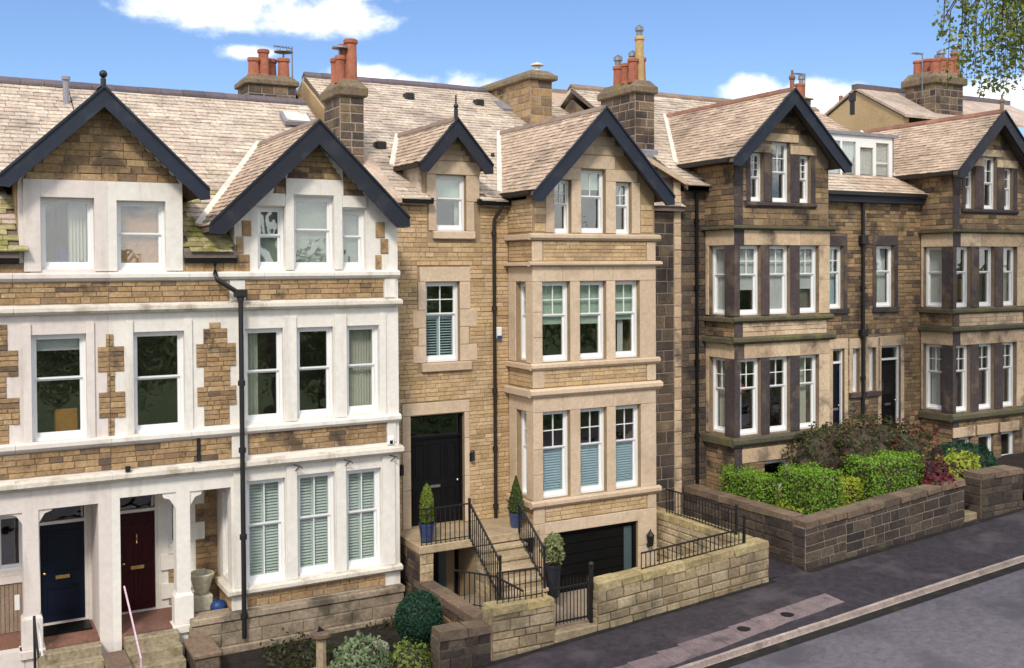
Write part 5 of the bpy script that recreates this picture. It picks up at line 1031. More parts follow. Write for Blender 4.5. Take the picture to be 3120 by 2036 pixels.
# ------------------------------------------------------------------ buildings seen over the roofs
def rear_house(label, x0, x1, y0, y1, zb, ze, zr, axis='Y', m='render_tan', rm='slate'):
    h = thing('rear_building', label, 'building', (x0, y0, zb), 'buildings behind the terrace')
    b = MB(); xm = (x0 + x1) / 2; ym = (y0 + y1) / 2
    b.box(x0, x1, y0, y1, zb, ze); b.prism([(x0, ze), (x1, ze), (xm, zr)], y0, y1); b.build('wall', m, h)
    it = []
    for s, x in ((-1, x0 - .15), (1, x1 + .15)):
        z = ze - .15 * (zr - ze) / (xm - x0); q = [(xm, y0 - .12, zr + .03), (x, y0 - .12, z + .03), (x, y1, z + .03), (xm, y1, zr + .03)]
        R = MB(); R.hexa(q + [(a, c, d + .1) for a, c, d in q]); ro = R.build('roof', 'underlay', h)
        L = math.hypot(xm - x, zr - z); S = Vector((xm - x, 0, zr - z))
        if s < 0: slates(it, ro, (x, 0, z + .13), (0, -1, 0), S, [(-y1, 0), (-y0 + .12, 0), (-y0 + .12, L), (-y1, L)], .22, (.3, .5), rm)
        else: slates(it, ro, (x, 0, z + .13), (0, 1, 0), S, [(y0 - .12, 0), (y1, 0), (y1, L), (y0 - .12, L)], .22, (.3, .5), rm)
    pieces_commit(it)
    rg = MB(); rg.prism([(xm - .16, zr + .1), (xm, zr + .25), (xm + .16, zr + .1)], y0 - .14, y1); rg.build('ridge_tile', 'ridge', h); return h
h = thing('rear_building', 'tan gable end with slate roof rising behind the flat topped dormer', 'building', (31, 7, 9), 'buildings behind the terrace')
b = MB(); b.prism([(5.4, 9.5), (5.4, 13.02), (7.6, 14.26), (9.4, 13.35), (9.4, 9.5)], 31.0, 31.3); b.v = [(d, u, z) for u, d, z in b.v]; b.build('wall', 'render_tan', h)
b = MB(); q = [(30.9, 5.2, 12.98), (40, 5.2, 12.98), (40, 7.6, 14.33), (30.9, 7.6, 14.33)]; b.hexa(q + [(x, y, z + .1) for x, y, z in q]); b.build('roof', 'slate', h)
b = MB(); q = [(30.9, 7.6, 14.33), (40, 7.6, 14.33), (40, 10.2, 13.0), (30.9, 10.2, 13.0)]; b.hexa(q + [(x, y, z + .1) for x, y, z in q]); b.build('roof', 'slate', h)
b = MB(); b.box(30.88, 40, 7.45, 7.75, 14.36, 14.54); b.build('ridge_tile', 'ridge', h); b = MB(); b.tube([(31.1, 8.5, 13.8), (31.1, 8.5, 14.25)], .08, 8); b.build('flue', 'terra', h)
h = thing('rear_building', 'low slate roof with brown ridge seen beyond the middle chimney', 'building', (20, 10, 8), 'buildings behind the terrace')
b = MB(); b.box(17.5, 27, 9.4, 11, 8, 12.5); b.build('wall', 'render_tan', h); b = MB(); q = [(17.2, 9.2, 12.4), (27.5, 9.2, 12.4), (27.5, 11.2, 13.85), (17.2, 11.2, 13.85)]; b.hexa(q + [(x, y, z + .1) for x, y, z in q]); b.build('roof', 'slate_pink', h)
b = MB(); b.prism([(9.25, 11), (9.25, 12.42), (11.2, 13.8), (13.1, 12.42), (13.1, 11)], 17.22, 17.45); b.v = [(d, u, z) for u, d, z in b.v]; b.build('gable_wall', 'stone_A', h)
b = MB(); b.box(17.2, 27.5, 11.1, 11.3, 13.85, 14.02); b.build('ridge_tile', 'ridge_brown', h)
for x in (22.9, 23.2, 23.6): pot(h, x, 11.6, 13.6, 14.28, .12)
def aerial(label, x, y, z0, z1, arms, right=-1):
    t = thing('tv_aerial', label, 'aerial', (x, y, z0), 'television aerials on the roofs'); b = MB(); b.tube([(x, y, z0), (x, y, z1)], .022, 6); b.build('mast', 'cowl', t)
    b = MB(); b.tube([(x, y, z1 - .05), (x + right * .55, y, z1 - .02)], .016, 5)
    for i in range(arms): q = x + right * (.12 + .09 * i); b.tube([(q, y - .16, z1 - .03), (q, y + .16, z1 - .03)], .010, 5)
    b.build('boom', 'cowl', t)
aerial('thin grey aerial beside the left rear chimney stack', 9.0, 8.4, 12.3, 14.0, 5); aerial('thin aerial left of the chimney at the right edge', 32.75, 6.0, 14.0, 15.6, 5); aerial('small aerial over the chimney pots behind the sooty gable', 27.9, 7.2, 13.7, 14.62, 5)

# ------------------------------------------------------------------ garden walls, steps, railings of the middle house
b = MB(); b.box(9.06, 12.1, -.34, 1.17, 1.32, 1.5); land = thing('stone_landing', 'buff stone landing with steps running down towards the garden gate', 'steps', (10.5, 0, 0)); b.build('landing_slab', 'step_stone', land, bevel=.015)
it = []
b = MB(); b.box(9.08, 9.40, -.30, 1.16, -.8, 1.31); b.box(10.52, 10.66, -.30, 1.16, -.8, 1.31); b.box(9.41, 10.51, .75, .9, -.8, 1.3); o = b.build('supporting_wall', 'mortar_C', land)
stones(it, o, FR('F', -.30), [(9.08, -.5), (9.40, -.5), (9.40, 1.3), (9.08, 1.3)], .2, (.2, .4), 'stone_yellow', .025); stones(it, o, FR('F', -.30), [(10.52, -.5), (10.66, -.5), (10.66, 1.3), (10.52, 1.3)], .2, (.2, .4), 'stone_yellow', .02)
stones(it, o, FR('S', 9.08), [(-.3, -.5), (1.16, -.5), (1.16, 1.3), (-.3, 1.3)], .2, (.25, .5), 'stone_block', .025)
b = MB(); b.box(9.42, 9.5, .72, .78, -.5, 1.3); b.box(10.42, 10.5, .72, .78, -.5, 1.3); b.box(9.5, 10.0, .73, .76, -.5, 1.3); b.build('basement_door', 'black', land); b = MB(); b.box(10.0, 10.2, .73, .75, -.4, 1.2); b.build('door_glass', 'smoked', land)
for i in range(6):
    zt = 1.31 - .195 * i; y1 = -.345 - .235 * i; b = MB(); b.box(10.42, 11.62, y1 - .235 - .03, y1, zt - .08, zt); st_ = b.build('step', 'step_stone', land, bevel=.012)
    b = MB(); b.box(10.45, 11.60, y1 - .22, y1 - .002, -.6, zt - .081); b.build('riser', 'step_stone', land)
stones(it, o, FR('S', 10.449), [(-1.75, -.5), (-.34, -.5), (-.34, 1.2)], .18, (.25, .45), 'stone_yellow', .03); pieces_commit(it)
sheet('garden_path', [9.3, 11.65], [-3.05, -1.6, -.3], lambda x, y: .24, 'paving'); sheet('forecourt', [11.66, 16.1], [-3.05, -1.5, 1.1], lambda x, y: -.25, 'paving')
def railing(label, runs, posts, sp=.115, hw=.022, grp='black iron railings of the middle house'):
    """runs: (p, q, height): bottom line p-q, pickets rise by height"""
    t = thing('railing', label, 'railing', runs[0][0], grp)
    for p, q, h in runs:
        p, q = Vector(p), Vector(q); up = Vector((0, 0, 1)); b = MB(); b.beam(p + up * h, q + up * h, .045, .025); b.build('handrail', 'iron', t)
        b = MB(); b.beam(p + up * .07, q + up * .07, .03, .015); b.build('bottom_rail', 'iron', t)
        n = max(2, int((q - p).length / sp))
        for i in range(n + 1):
            c = p.lerp(q, i / n); b = MB(); b.box(c.x - .008, c.x + .008, c.y - .008, c.y + .008, c.z, c.z + h); b.build('baluster', 'iron', t)
    for p, h in posts:
        b = MB(); b.box(p[0] - .022, p[0] + .022, p[1] - .022, p[1] + .022, p[2], p[2] + h); b.ball((p[0], p[1], p[2] + h + .03), .04, 8, 6); b.build('newel_post', 'iron', t)
railing('black iron railing along the front edge of the landing', [((9.12, -.30, 1.5), (10.28, -.30, 1.5), .80)], [((10.30, -.30, 1.5), .86)])
railing('black iron stair railing on the left of the steps', [((10.30, -.34, 1.45), (10.30, -1.72, .52), .84)], [((10.30, -1.74, .22), 1.2)])
railing('black iron stair railing on the right of the steps', [((11.52, -.42, 1.35), (11.52, -1.50, .62), .80)], [((11.52, -1.52, .22), 1.2), ((11.52, -.40, 1.5), .62)])
railing('short iron railing on the low yellow wall left of the gate', [((9.42, -3.25, 1.02), (10.44, -3.25, .99), .60)], [])
railing('iron railing along the basement area left of the steps', [((9.62, -.9, .3), (10.18, -1.75, .3), .75), ((10.18, -1.75, .3), (10.2, -2.9, .3), .75)], [])
railing('iron railing on the long yellow wall right of the gate', [((12.9, -3.22, 1.12), (15.7, -3.22, 1.28), .40)], [((15.74, -3.22, 1.2), .75)])
railing('thin iron railing on the side wall facing the alley', [((16.1, .1, 1.3), (16.1, -2.5, 1.3), .62)], [((16.1, -2.55, 1.2), .8)])
def gwall(label, runs, m, cm, mort, ch=.2, lr=(.28, .6), group=None, cope_l=.55):
    """runs: (kind, o, u0, u1, base, top0, top1, thickness)"""
    t = thing('garden_wall', label, 'wall', (runs[0][2] if runs[0][0] == 'F' else runs[0][1], runs[0][1] if runs[0][0] == 'F' else runs[0][2], 0), group); it = []
    for kd, o, u0, u1, zb, t0, t1, th in runs:
        s = (t1 - t0) / (u1 - u0); fr = FR(kd, o, s, u0); b = MB(); b.box(u0, u1, 0, th, zb, t0 - .12, fr); W = b.build('wall_core', mort, t)
        P = [(u0, zb), (u1, zb), (u1, t0 - .13), (u0, t0 - .13)]
        stones(it, W, fr, P, ch, lr, m, .035 if mort == 'mortar_A' else .016, gap=.022 if mort == 'mortar_A' else .026, jit=.38)
        bk = FR('F' if kd == 'F' else 'E', o, s, u0)
        if kd == 'F':
            stones(it, W, FR('S', u0), [(o, zb), (o + th, zb), (o + th, t0 - .13), (o, t0 - .13)], ch, lr, m, .03); stones(it, W, FR('E', u1), [(o, zb), (o + th, zb), (o + th, t1 - .13), (o, t1 - .13)], ch, lr, m, .03)
        else: stones(it, W, FR('F', u0), [(o, zb), (o + th, zb), (o + th, t0 - .13), (o, t0 - .13)], ch, lr, m, .03); stones(it, W, FR('E', o + th, s, u0), P, ch, lr, m, .03)
        u = u0
        U, D, Z = fr.axes()
        while u < u1 - .01:
            l = min(rnd.uniform(cope_l * .7, cope_l * 1.4), u1 - u)
            if u1 - u - l < .2: l = u1 - u
            c = Vector(fr.p(u + l / 2, th / 2, t0 - .06)); A = (U * (l - .014), D * (th + .10), Z * .15 * rnd.uniform(.85, 1.1))
            it.append(('coping_stone', 'block', cm, Matrix(((A[0][0], A[1][0], A[2][0], c[0]), (A[0][1], A[1][1], A[2][1], c[1]), (A[0][2], A[1][2], A[2][2], c[2]), (0, 0, 0, 1))), W, l * .2)); u += l
    pieces_commit(it); return t
G = 'stone garden walls along the pavement'
gwall('short yellow lichened wall on the pavement, left of the iron gate', [('F', -3.4, 9.22, 10.62, -.3, 1.0, .98, .34)], 'stone_yellow', 'cope_yellow', 'mortar_A', group=G)
gwall('long yellow lichened wall on the pavement, right of the iron gate', [('F', -3.4, 11.66, 16.28, -.2, 1.08, 1.36, .34)], 'stone_yellow', 'cope_yellow', 'mortar_A', group=G)
gwall('yellow lichened side wall beside the alley, topped by thin railing', [('S', 15.95, -2.9, .9, -.4, 1.34, 1.30, .3)], 'stone_yellow', 'cope_yellow', 'mortar_A', group=G)
gwall('low divider wall with worn coping behind the round clipped shrub', [('S', 9.06, -3.05, -.36, -.5, .72, .72, .26)], 'stone_A', 'cope_B', 'mortar_A', group=G)
gwall('dark stone wall stub on the pavement beside the round clipped shrub', [('F', -3.4, 8.10, 9.18, -.5, .72, .68, .34)], 'stone_wallB', 'cope_B', 'mortar_A', group=G)
gwall('blackened stone wall along the pavement below the green hedge', [('F', -3.4, 17.42, 18.72, .2, 1.62, 1.74, .36), ('F', -3.4, 18.74, 22.95, .3, 1.72, 2.06, .36)], 'stone_wallB', 'cope_B', 'mortar_light', ch=.22, lr=(.3, .62), group=G)
gwall('blackened stone side wall running from the pavement up the alley', [('S', 17.42, -3.02, 1.0, .1, 1.70, 1.68, .32)], 'stone_wallB', 'cope_B', 'mortar_A', ch=.22, group=G)
gwall('dark stone wall stub on the pavement before the twin doors', [('F', -3.4, 23.62, 25.3, .6, 2.12, 2.12, .5)], 'stone_wallB', 'cope_B', 'mortar_A', ch=.22, group=G)
gwall('dark stone garden wall on the pavement at the right edge', [('F', -3.4, 26.6, 31.5, .7, 2.0, 2.3, .4)], 'stone_wallB', 'cope_B', 'mortar_A', ch=.22, group=G)
gt = thing('garden_gate', 'black iron picket gate hanging between the two yellow walls', 'gate', (11.1, -3.25, .25))
b = MB(); b.beam((10.68, -3.25, .42), (11.52, -3.25, .42), .03, .035); b.beam((10.68, -3.25, 1.10), (11.52, -3.25, 1.10), .03, .035); b.box(10.66, 10.69, -3.265, -3.235, .36, 1.25); b.box(11.51, 11.54, -3.265, -3.235, .36, 1.25); b.build('gate_frame', 'iron', gt)
for i in range(9): x = 10.77 + i * .084; b = MB(); b.box(x - .007, x + .007, -3.257, -3.243, .36, 1.22 + .05 * math.sin(math.pi * i / 8)); b.build('picket', 'iron', gt)
gp_ = thing('gate_post', 'tall black iron post with ball top at the right of the gate', 'post', (11.6, -3.25, .2)); b = MB(); b.box(11.575, 11.645, -3.285, -3.215, .15, 1.42); b.build('post_shaft', 'iron', gp_); b = MB(); b.ball((11.61, -3.25, 1.48), .06); b.build('ball_finial', 'iron', gp_, smooth=True)
b = MB(); b.box(10.63, 11.65, -3.42, -3.04, -.1, .27); o = b.build('gate_threshold', 'step_stone', gt, bevel=.02)
sheet('alley', [16.3, 17.42], [-3.35, 1.15], lambda x, y: .50 + (y + 3.3) * .08, 'tarmac'); sheet('garden_bed', [-3, 8.98], [-3.6, -1.6, -.1], lambda x, y: -.08 - .05 * (8 - x) * .3, 'soil'); sheet('raised_garden', [17.6, 31.4], [-3.1, -1.5, 1.18], lambda x, y: 1.0 + (x - 17.6) * .045, 'soil')
b = MB(); b.box(23.0, 23.6, -3.3, -2.8, .7, 1.12); b.box(23.0, 23.6, -2.8, -2.4, .7, 1.3); s = thing('stone_steps', 'buff stone steps from the pavement between the dark walls', 'steps', (23.3, -3, 1), 'short flights of steps up to the doors'); b.build('step', 'step_stone', s, bevel=.02)
# wall lantern by the garage, lightly coloured fittings
l = thing('wall_lantern', 'black carriage lantern on the stone jamb right of the garage door', 'lantern', (15.4, -.1, .8)); b = MB(); b.lathe([(.03, 0), (.07, .03), (.095, .26), (.11, .28), (.03, .38), (.012, .44)], (15.4, -.16, .60), 8); b.build('lantern_body', 'iron', l); b = MB(); b.box(15.37, 15.43, -.13, -.035, .58, .66); b.build('wall_plate', 'iron', l)
# rails by the left porches
t = thing('handrail', 'thin pale pink handrail beside the steps to the maroon door', 'handrail', (3.0, -.8, 0)); b = MB(); b.tube([(3.0, -.05, 1.50), (3.04, -.35, 1.18), (3.08, -1.4, .52)], .018, 6); b.tube([(3.08, -1.4, .52), (3.08, -1.4, -.4)], .016, 6); b.build('rail', 'pinkrail', t)
t = thing('handrail', 'black and white handrail beside the steps to the navy door', 'handrail', (1.5, -.8, 0)); b = MB(); b.tube([(1.40, -.35, -.4), (1.40, -.35, 1.28)], .025, 6); b.tube([(1.40, -.35, 1.26), (1.40, -1.2, .8)], .02, 6); b.build('rail', 'iron', t); b = MB(); b.tube([(1.47, -.33, 1.22), (1.52, -.4, .55)], .018, 6); b.build('white_rail', 'upvc', t)
t = thing('stone_urn', 'pale stone urn planter standing in the porch beside the maroon door', 'urn', (4.62, .75, .55)); b = MB(); b.box(4.44, 4.82, .56, .94, .555, .88); b.build('pedestal', 'urn', t, bevel=.02); b = MB(); b.lathe([(.11, 0), (.13, .03), (.16, .10), (.21, .30), (.245, .37), (.26, .42), (.235, .44), (.215, .43), (.19, .33), (.02, .30)], (4.63, .75, .88), 20); b.build('bowl', 'urn', t, smooth=True)
t = thing('bag', 'crumpled blue plastic bag on the porch floor by the stone urn', 'bag', (4.92, .4, .56)); b = MB(); b.ball((4.88, .38, .68), (.17, .14, .14), 12, 8); b.ball((4.98, .45, .66), (.10, .10, .11), 10, 7); b.build('bag_body', 'bag_blue', t, smooth=True); b = MB(); b.tube([(4.80, .36, .78), (4.84, .36, .86), (4.92, .38, .79)], .012, 6); b.build('bag_handle', 'bag_blue', t)
t = thing('sundial', 'worn stone sundial pedestal in the dark front garden', 'sundial', (6.2, -2.2, -.05)); b = MB(); b.box(6.03, 6.37, -2.37, -2.03, -.12, 0.0); b.build('plinth', 'urn', t, bevel=.02); b = MB(); b.lathe([(.13, 0), (.105, .06), (.095, .55), (.13, .60)], (6.2, -2.2, 0), 8); b.build('shaft', 'step_stone', t); b = MB(); b.lathe([(.15, 0), (.20, .04), (.20, .10), (.17, .12)], (6.2, -2.2, .60), 16); b.build('dial_top', 'cope_B', t); b = MB(); b.prism([(6.12, .72), (6.28, .72), (6.16, .83)], -2.205, -2.195); b.build('gnomon', 'iron', t)
b = MB(); b.ball((7.45, -1.9, .06), (.26, .2, .16), 9, 6); o = b.build('boulder', 'kerb'); o['label'] = 'pinkish boulder lying between the clipped shrub and silver bush'; o['category'] = 'rock'
b = MB()
for i in range(5): b.box(4.7 + i * .62, 5.28 + i * .62, -2.95 - .02 * i, -2.45, -.12, -.045)
for i, f in enumerate(()): pass
o = b.build('paving_edge', 'paving', kind='structure')

# ------------------------------------------------------------------ plants
rng = np.random.default_rng(5)
def leaves(centres, size, m, name, parent, aspect=.55, outward=None, curl=.35):
    """one bent leaf (two triangles pairs) at each centre"""
    n = len(centres); C = np.asarray(centres)
    nr = rng.normal(size=(n, 3))
    if outward is not None: nr = nr * .75 + outward * 1.0
    nr /= np.linalg.norm(nr, axis=1)[:, None]
    t = np.cross(nr, rng.normal(size=(n, 3))); t /= np.linalg.norm(t, axis=1)[:, None]; b = np.cross(nr, t)
    s = size * rng.uniform(.6, 1.35, n)[:, None]
    P = np.stack([C - t * s, C + b * s * aspect - nr * s * curl * .3, C + t * s, C - b * s * aspect - nr * s * curl * .3], 1).reshape(-1, 3)
    F = np.arange(4 * n).reshape(-1, 4)
    me = bpy.data.meshes.new(name); me.from_pydata(P.tolist(), [], F.tolist()); me.materials.append(MT[m])
    o = bpy.data.objects.new(name, me); COL.objects.link(o); setpar(o, parent); o['kind'] = 'stuff'; return o
def ellip(n, c, r, lo=.72, zmin=-1, lump=.12):
    d = rng.normal(size=(n * 2, 3)); d /= np.linalg.norm(d, axis=1)[:, None]; d = d[d[:, 2] >= zmin][:n]
    k = rng.uniform(lo, 1, len(d)) ** .5; a = np.arctan2(d[:, 1], d[:, 0])
    k = k * (1 + lump * np.sin(a * 3 + d[:, 2] * 4) + lump * np.sin(a * 7 - d[:, 2] * 9) * .5)
    P = np.array(c) + d * k[:, None] * np.array(r); return P, d
def boxpts(n, x0, x1, y0, y1, z0, z1, shell=.14):
    P = rng.uniform((x0, y0, z0), (x1, y1, z1), (n * 4, 3))
    dm = np.min(np.stack([P[:, 0] - x0, x1 - P[:, 0], P[:, 1] - y0, y1 - P[:, 1], z1 - P[:, 2]], 1), 1); P = P[dm < shell][:n]
    c = np.array([(x0 + x1) / 2, (y0 + y1) / 2, (z0 + z1) / 2]); d = (P - c) / np.array([x1 - x0, y1 - y0, z1 - z0]); mx = np.abs(d).max(1, keepdims=True); d = np.where(np.abs(d) > mx * .8, d, 0); d /= np.linalg.norm(d, axis=1)[:, None] + 1e-6
    P = P + rng.normal(0, .020, P.shape) + np.column_stack([0 * P[:, 0], 0 * P[:, 0], (.05 * np.sin(P[:, 0] * 5.3) * np.sin(P[:, 1] * 6.1 + 1)) * (P[:, 2] > z1 - .5)]); return P, d
# clipped hedge behind the blackened wall
hd = thing('hedge', 'bright green clipped hedge behind the blackened stone wall', 'hedge', (19.5, -2, 1.1))
HB = [(18.22, 19.30, -2.85, -1.55, 1.0, 2.58, 7600, 'lf_hedge'), (17.85, 18.6, -1.42, .2, 1.0, 2.30, 5200, 'lf_hedge'), (19.40, 20.26, -2.6, -1.75, 1.0, 2.22, 3800, 'lf_gold'), (20.38, 22.3, -2.75, -1.75, 1.1, 2.66, 8200, 'lf_hedge'), (18.02, 18.35, -2.6, -1.7, 1.0, 1.75, 900, 'lf_gold')]
core = MB()
for x0, x1, y0, y1, z0, z1, n, m in HB:
    P, d = boxpts(n, x0, x1, y0, y1, z0, z1); leaves(P, .033, m, 'foliage', hd, .6, d); core.box(x0 + .12, x1 - .12, y0 + .12, y1 - .12, z0 - .2, z1 - .14)
core.build('branches', 'bark', hd)
P, d = boxpts(1300, 17.85, 22.3, -2.85, .2, 2.3, 2.66, .1)
def bush(name, label, cat, blobs, m, size, n, stem=.03, group=None, core=True, **kw):
    c0 = blobs[0][0]; t = thing(name, label, cat, (c0[0], c0[1], c0[2] - blobs[0][1][2]), group); PP, DD = [], []
    tot = sum(b[1][0] * b[1][2] for b in blobs)
    for c, r in blobs: P, d = ellip(int(n * r[0] * r[2] / tot), c, r, **kw); PP.append(P); DD.append(d)
    leaves(np.concatenate(PP), size, m, 'foliage', t, .5, np.concatenate(DD))
    b = MB(); zb = c0[2] - blobs[0][1][2] - .1
    for c, r in blobs:
        if core: b.ball(c, (r[0] * .78, r[1] * .78, r[2] * .78), 10, 8)
        for k in range(3): b.tube([(c0[0] + rnd.uniform(-.05, .05), c0[1], zb), (c[0] + rnd.uniform(-.3, .3) * r[0], c[1] + rnd.uniform(-.3, .3) * r[1], c[2])], [stem, stem * .4], 5)
    b.build('branches', 'bark', t); return t
fu = bush('shrub', 'large dark bronze shrub with red flowers in front of the twin doors', 'shrub', [((21.9, -.9, 2.35), (1.5, .9, 1.0)), ((20.6, -.7, 2.35), (.9, .7, .85)), ((23.2, -1.1, 2.2), (1.05, .8, .95)), ((22.6, -1.0, 2.8), (.9, .6, .5)), ((21.0, -.8, 2.9), (.7, .5, .4))], 'lf_fuch', .052, 11000, core=True, lump=.22)
P, d = ellip(300, (23.3, -1.4, 2.3), (1.0, .8, .95), .9); leaves(P, .06, 'lf_red', 'flower', fu, .7, d); P, d = ellip(160, (21.6, -1.2, 2.6), (1.4, .7, .8), .9); leaves(P, .05, 'lf_red', 'flower', fu, .7, d)
pu = bush('shrub', 'purple leaved shrub with red flowers spilling over the dark wall', 'shrub', [((22.75, -2.5, 1.85), (.55, .5, .6)), ((22.5, -2.95, 1.95), (.45, .35, .25))], 'lf_purple', .06, 1700, lump=.2)
P, d = ellip(170, (22.4, -3.1, 1.98), (.5, .35, .22), .9); leaves(P, .06, 'lf_red', 'flower', pu, .7, d)
bush('shrub', 'dark green low domed conifer in front of the basement windows', 'shrub', [((26.0, -.9, 1.75), (1.25, .8, .65)), ((25.3, -1.0, 1.85), (.7, .6, .4)), ((26.8, -.8, 1.6), (.75, .7, .5))], 'lf_dark', .05, 6500, lump=.06)
bush('shrub', 'golden yellow green shrub in front of the dark domed conifer', 'shrub', [((24.35, -2.1, 1.75), (.72, .55, .68)), ((24.8, -2.0, 1.95), (.45, .4, .4)), ((23.95, -2.1, 1.6), (.4, .4, .5))], 'lf_gold', .055, 3000, lump=.15)
bush('topiary', 'round dark green clipped shrub in the left front garden', 'shrub', [((8.33, -1.95, .53), (.49, .47, .56))], 'lf_dark', .030, 7000, lump=.02, lo=.74)
bush('shrub', 'silvery green feathery bush in the left front garden', 'shrub', [((6.75, -2.85, .25), (.5, .45, .48)), ((6.5, -2.95, .15), (.35, .3, .35)), ((7.0, -2.8, .1), (.35, .3, .35))], 'lf_silver', .045, 3600, lump=.15, lo=.6)
bush('shrub', 'lime green bush right of the silvery bush', 'shrub', [((7.65, -2.95, .1), (.38, .35, .40)), ((7.85, -3.0, -.05), (.3, .3, .3))], 'lf_lime', .05, 1500, lump=.2, lo=.55)
gc = thing('ground_cover', 'dark low plants covering the soil of the left front garden', 'plants', (6.5, -1.2, -.1)); P = np.column_stack([rng.uniform(5.4, 8.9, 2600), rng.uniform(-2.9, -.3, 2600), rng.gamma(1.2, .07, 2600) - .12]); P = P[(np.sin(P[:, 0] * 2.3) + np.sin(P[:, 1] * 3.1 + P[:, 0])) > -.5]; leaves(P, .05, 'lf_low', 'foliage', gc, .5)
for o in gc.children: o['kind'] = 'stuff'
def potted(label, x, y, z, r, h, fm, blobs, pm, n, size, tall, grp):
    t = thing('potted_shrub', label, 'potted shrub', (x, y, z), grp); b = MB(); b.lathe([(r * .74, 0), (r * .8, .04), (r, h - .07), (r * 1.07, h - .06), (r * 1.07, h), (r * .9, h), (r * .85, h - .05), (.02, h - .06)], (x, y, z), 18); b.build('pot', pm, t, smooth=True)
    PP, DD = [], []
    if tall:
        k = int(n); zz = rng.uniform(0, 1, k) ** 1.1; a = rng.uniform(0, 2 * np.pi, k); rr = tall[0] * np.clip(np.minimum(1, zz * 6 + .55), 0, 1) * (1 - zz ** tall[2]) * rng.uniform(.8, 1.05, k)
        PP = [np.column_stack([x + rr * np.cos(a), y + rr * np.sin(a), z + h + zz * tall[1]])]; DD = [np.column_stack([np.cos(a), np.sin(a), np.full(k, .5)])]
        b = MB(); b.tube([(x, y, z + h - .06), (x, y, z + h + tall[1] * .6)], [tall[0] * .6, tall[0] * .3], 8); b.build('trunk', 'bark', t)
    else:
        for c, q in blobs: P, d = ellip(n // len(blobs), c, q, lo=.5); PP.append(P); DD.append(d)
        b = MB(); b.tube([(x, y, z + h - .06), (x, y, z + h + .35)], .025, 6); b.build('trunk', 'bark', t)
    leaves(np.concatenate(PP), size, fm, 'foliage', t, .45, np.concatenate(DD))
PG = 'potted shrubs around the black front door'
potted('lime green pointed conifer in a blue pot left on the landing', 9.38, -.02, 1.5, .175, .42, 'lf_cone', None, 'pot_blue', 2400, .024, (.155, .88, 5), PG)
potted('dark green pointed conifer in a blue pot by the stair top', 11.72, .10, 1.5, .17, .35, 'lf_topi', None, 'pot_blue', 2400, .024, (.20, .85, 1.6), PG)
potted('variegated round bush in a tall charcoal planter by the garage', 11.90, -1.25, .2, .175, .74, 'lf_olive', [((11.90, -1.25, 1.26), (.29, .27, .32)), ((11.92, -1.25, 1.45), (.18, .18, .18))], 'pot_grey', 1100, .045, None, PG)

def tree(name, label, base, h, crown, m, n, size, trunk_r, bark='bark', limbs=9, group=None, clip=None):
    t = thing(name, label, 'tree', base, group); x, y, z = base; b = MB()
    top = Vector((crown[0][0][0], crown[0][0][1], crown[0][0][2])); p0 = Vector(base); b.tube([p0, p0.lerp(top, .35) + Vector((.1, .05, 0)), p0.lerp(top, .7), top], [trunk_r, trunk_r * .75, trunk_r * .5, trunk_r * .2], 10); b.build('trunk', bark, t, smooth=True)
    PP, DD = [], []; tot = sum(c[1][0] ** 2 for c in crown); lb = MB()
    for c, r in crown:
        k = int(n * r[0] ** 2 / tot); nc = max(6, k // 55)
        cc, dd = ellip(nc, c, r, lo=.25, lump=.15)
        for q in cc: PP.append(rng.normal(q, size * 3.2, (max(4, k // nc), 3)))
        DD.append(None); lb.tube([p0.lerp(top, .45), p0.lerp(Vector(c), .8), Vector(c)], [trunk_r * .4, trunk_r * .25, .02], 6)
        for q in cc[::7]: lb.tube([Vector(c), Vector(q)], [trunk_r * .15, .01], 5)
    lb.build('limb', bark, t); P = np.concatenate(PP)
    if clip is not None: P = P[clip(P)]
    leaves(P, size, m, 'crown', t, .6); return t
def px(P):
    d = P - CAM; z = d @ _f; return (1560 + FPX * (d @ _r) / z) / 3120, (CY - FPX * (d @ _u) / z) / 2036, z
# birch on the pavement to the right of the view; only its hanging sprays reach into the picture
bt = tree('birch_tree', 'birch with hanging sprays of small leaves at the top right corner', (25.6, -6.2, .9), 17, [((25.2, -6.2, 15.2), (2.6, 2.6, 3.4)), ((23.6, -6.4, 14.8), (2.0, 2.0, 2.4)), ((27, -6.0, 14.5), (2.2, 2.2, 2.6))], 'lf_birch', 9000, .055, .2, 'birch_bark')
sp_ = []; tw = MB()
for i in range(120):
    x0 = rng.uniform(19.45, 23.8); y0 = -6.4 + rng.uniform(-1.0, 1.0); zt = rng.uniform(13.0, 14.6); ln = rng.uniform(.5, 1.0) + 2.1 * math.exp(-((x0 - 20.3) / .8) ** 2) * rng.uniform(.4, 1)
    zb = zt - ln - .4; zb = max(zb, 11.2 + abs(x0 - 20.3) * .42)
    if x0 < 19.5: zb = max(zb, 12.6)
    k = max(3, int((zt - zb) * 26)); t_ = rng.uniform(0, 1, k); sp_.append(np.column_stack([x0 + .12 * np.sin(t_ * 3 + i) + rng.normal(0, .09, k), y0 + rng.normal(0, .09, k), zt + (zb - zt) * t_]))
    tw.tube([(x0 + .5, y0, zt + .5), (x0 + .1, y0, zt), (x0, y0, zb)], [.02, .013, .004], 4)
for x1, y1, z1 in ((19.6, -6.6, 13.5), (20.6, -6.0, 13.9), (21.8, -7.0, 14.2), (22.8, -5.8, 13.8)): tw.tube([(25.0, -6.2, 13.2), (23.6, (-6.2 + y1) / 2, 15.0), (x1 + 1.0, y1, z1 + .7), (x1, y1, z1)], [.07, .05, .03, .012], 6)
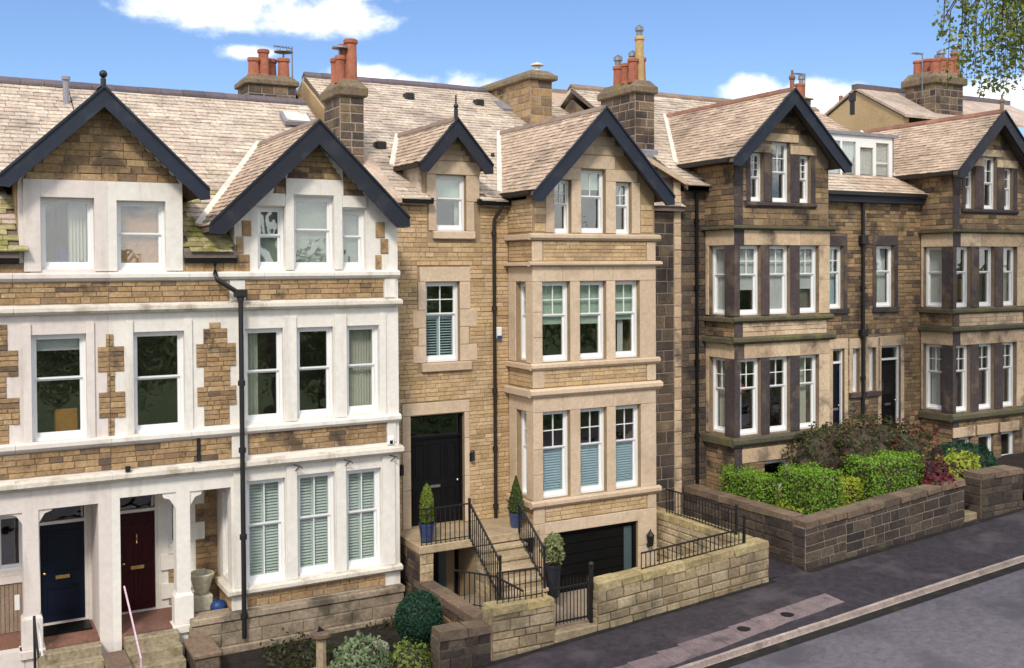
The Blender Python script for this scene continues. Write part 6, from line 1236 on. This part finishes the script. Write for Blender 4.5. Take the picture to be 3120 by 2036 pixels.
leaves(np.concatenate(sp_), .06, 'lf_birch', 'spray', bt, .6); tw.build('twig', 'bark', bt)
# tall street trees on the near side of the road, behind and left of the view: they dapple the pavement and show in the glass
TG = 'street trees on the opposite side of the road'
tree('lime_tree', 'tall broadleaf tree left of the view across the road', (-4.2, -19.2, -1), 20, [((.2, -19.2, 16.4), (3.4, 2.0, 2.4)), ((-3.2, -19.2, 16.2), (3.4, 2.2, 3.4)), ((3.4, -19.4, 17.2), (2.8, 1.8, 2.2))], 'lf_tree', 4200, .16, .38, group=TG)
tree('lime_tree', 'tall broadleaf tree right of the camera across the road', (12.5, -21.8, -.2), 20, [((11.5, -20.8, 17.6), (2.8, 1.7, 2.2)), ((8.2, -20.4, 17.9), (2.6, 1.5, 2.0)), ((14.8, -20.8, 18.0), (2.6, 1.6, 2.2))], 'lf_tree', 3600, .16, .34, group=TG)
for i, (x, y, hh, r, lab) in enumerate(((15.5, -25.5, 8.5, 3.6, 'broad tree behind the view, nearest the camera'), (23.5, -24, 9.5, 4.0, 'broad tree across the road beyond the camera'), (32, -23.5, 9.5, 4.0, 'broad tree across the road at the far right'), (7, -30, 9.0, 4.0, 'broad tree well behind the camera'), (-6, -27, 8.5, 3.8, 'broad tree behind the camera at the left'), (41, -22, 9, 3.8, 'broad tree across the road outside the right edge'))):
    z = zst(x) - .3; tree('broadleaf_tree', lab, (x, y, z), hh, [((x, y, z + hh * .62), (r, r, hh * .36)), ((x + 1.4, y + .6, z + hh * .5), (r * .7, r * .7, hh * .26)), ((x - 1.5, y - .4, z + hh * .48), (r * .7, r * .7, hh * .26))], 'lf_tree', 3800, .17, .25, group=TG)
hg = thing('hedge', 'long dark hedge along the far side of the road behind the view', 'hedge', (15, -17, 0))
P = np.column_stack([rng.uniform(-14, 48, 6500), rng.uniform(-17.6, -16.3, 6500), rng.uniform(0, 1.9, 6500)]); P[:, 2] += .05 + .068 * (P[:, 0] - 12); P = P[~((P[:, 0] > -1.2) & (P[:, 0] < 9.5) & (P[:, 2] > 6))]; leaves(P, .14, 'lf_tree', 'foliage', hg, .6)
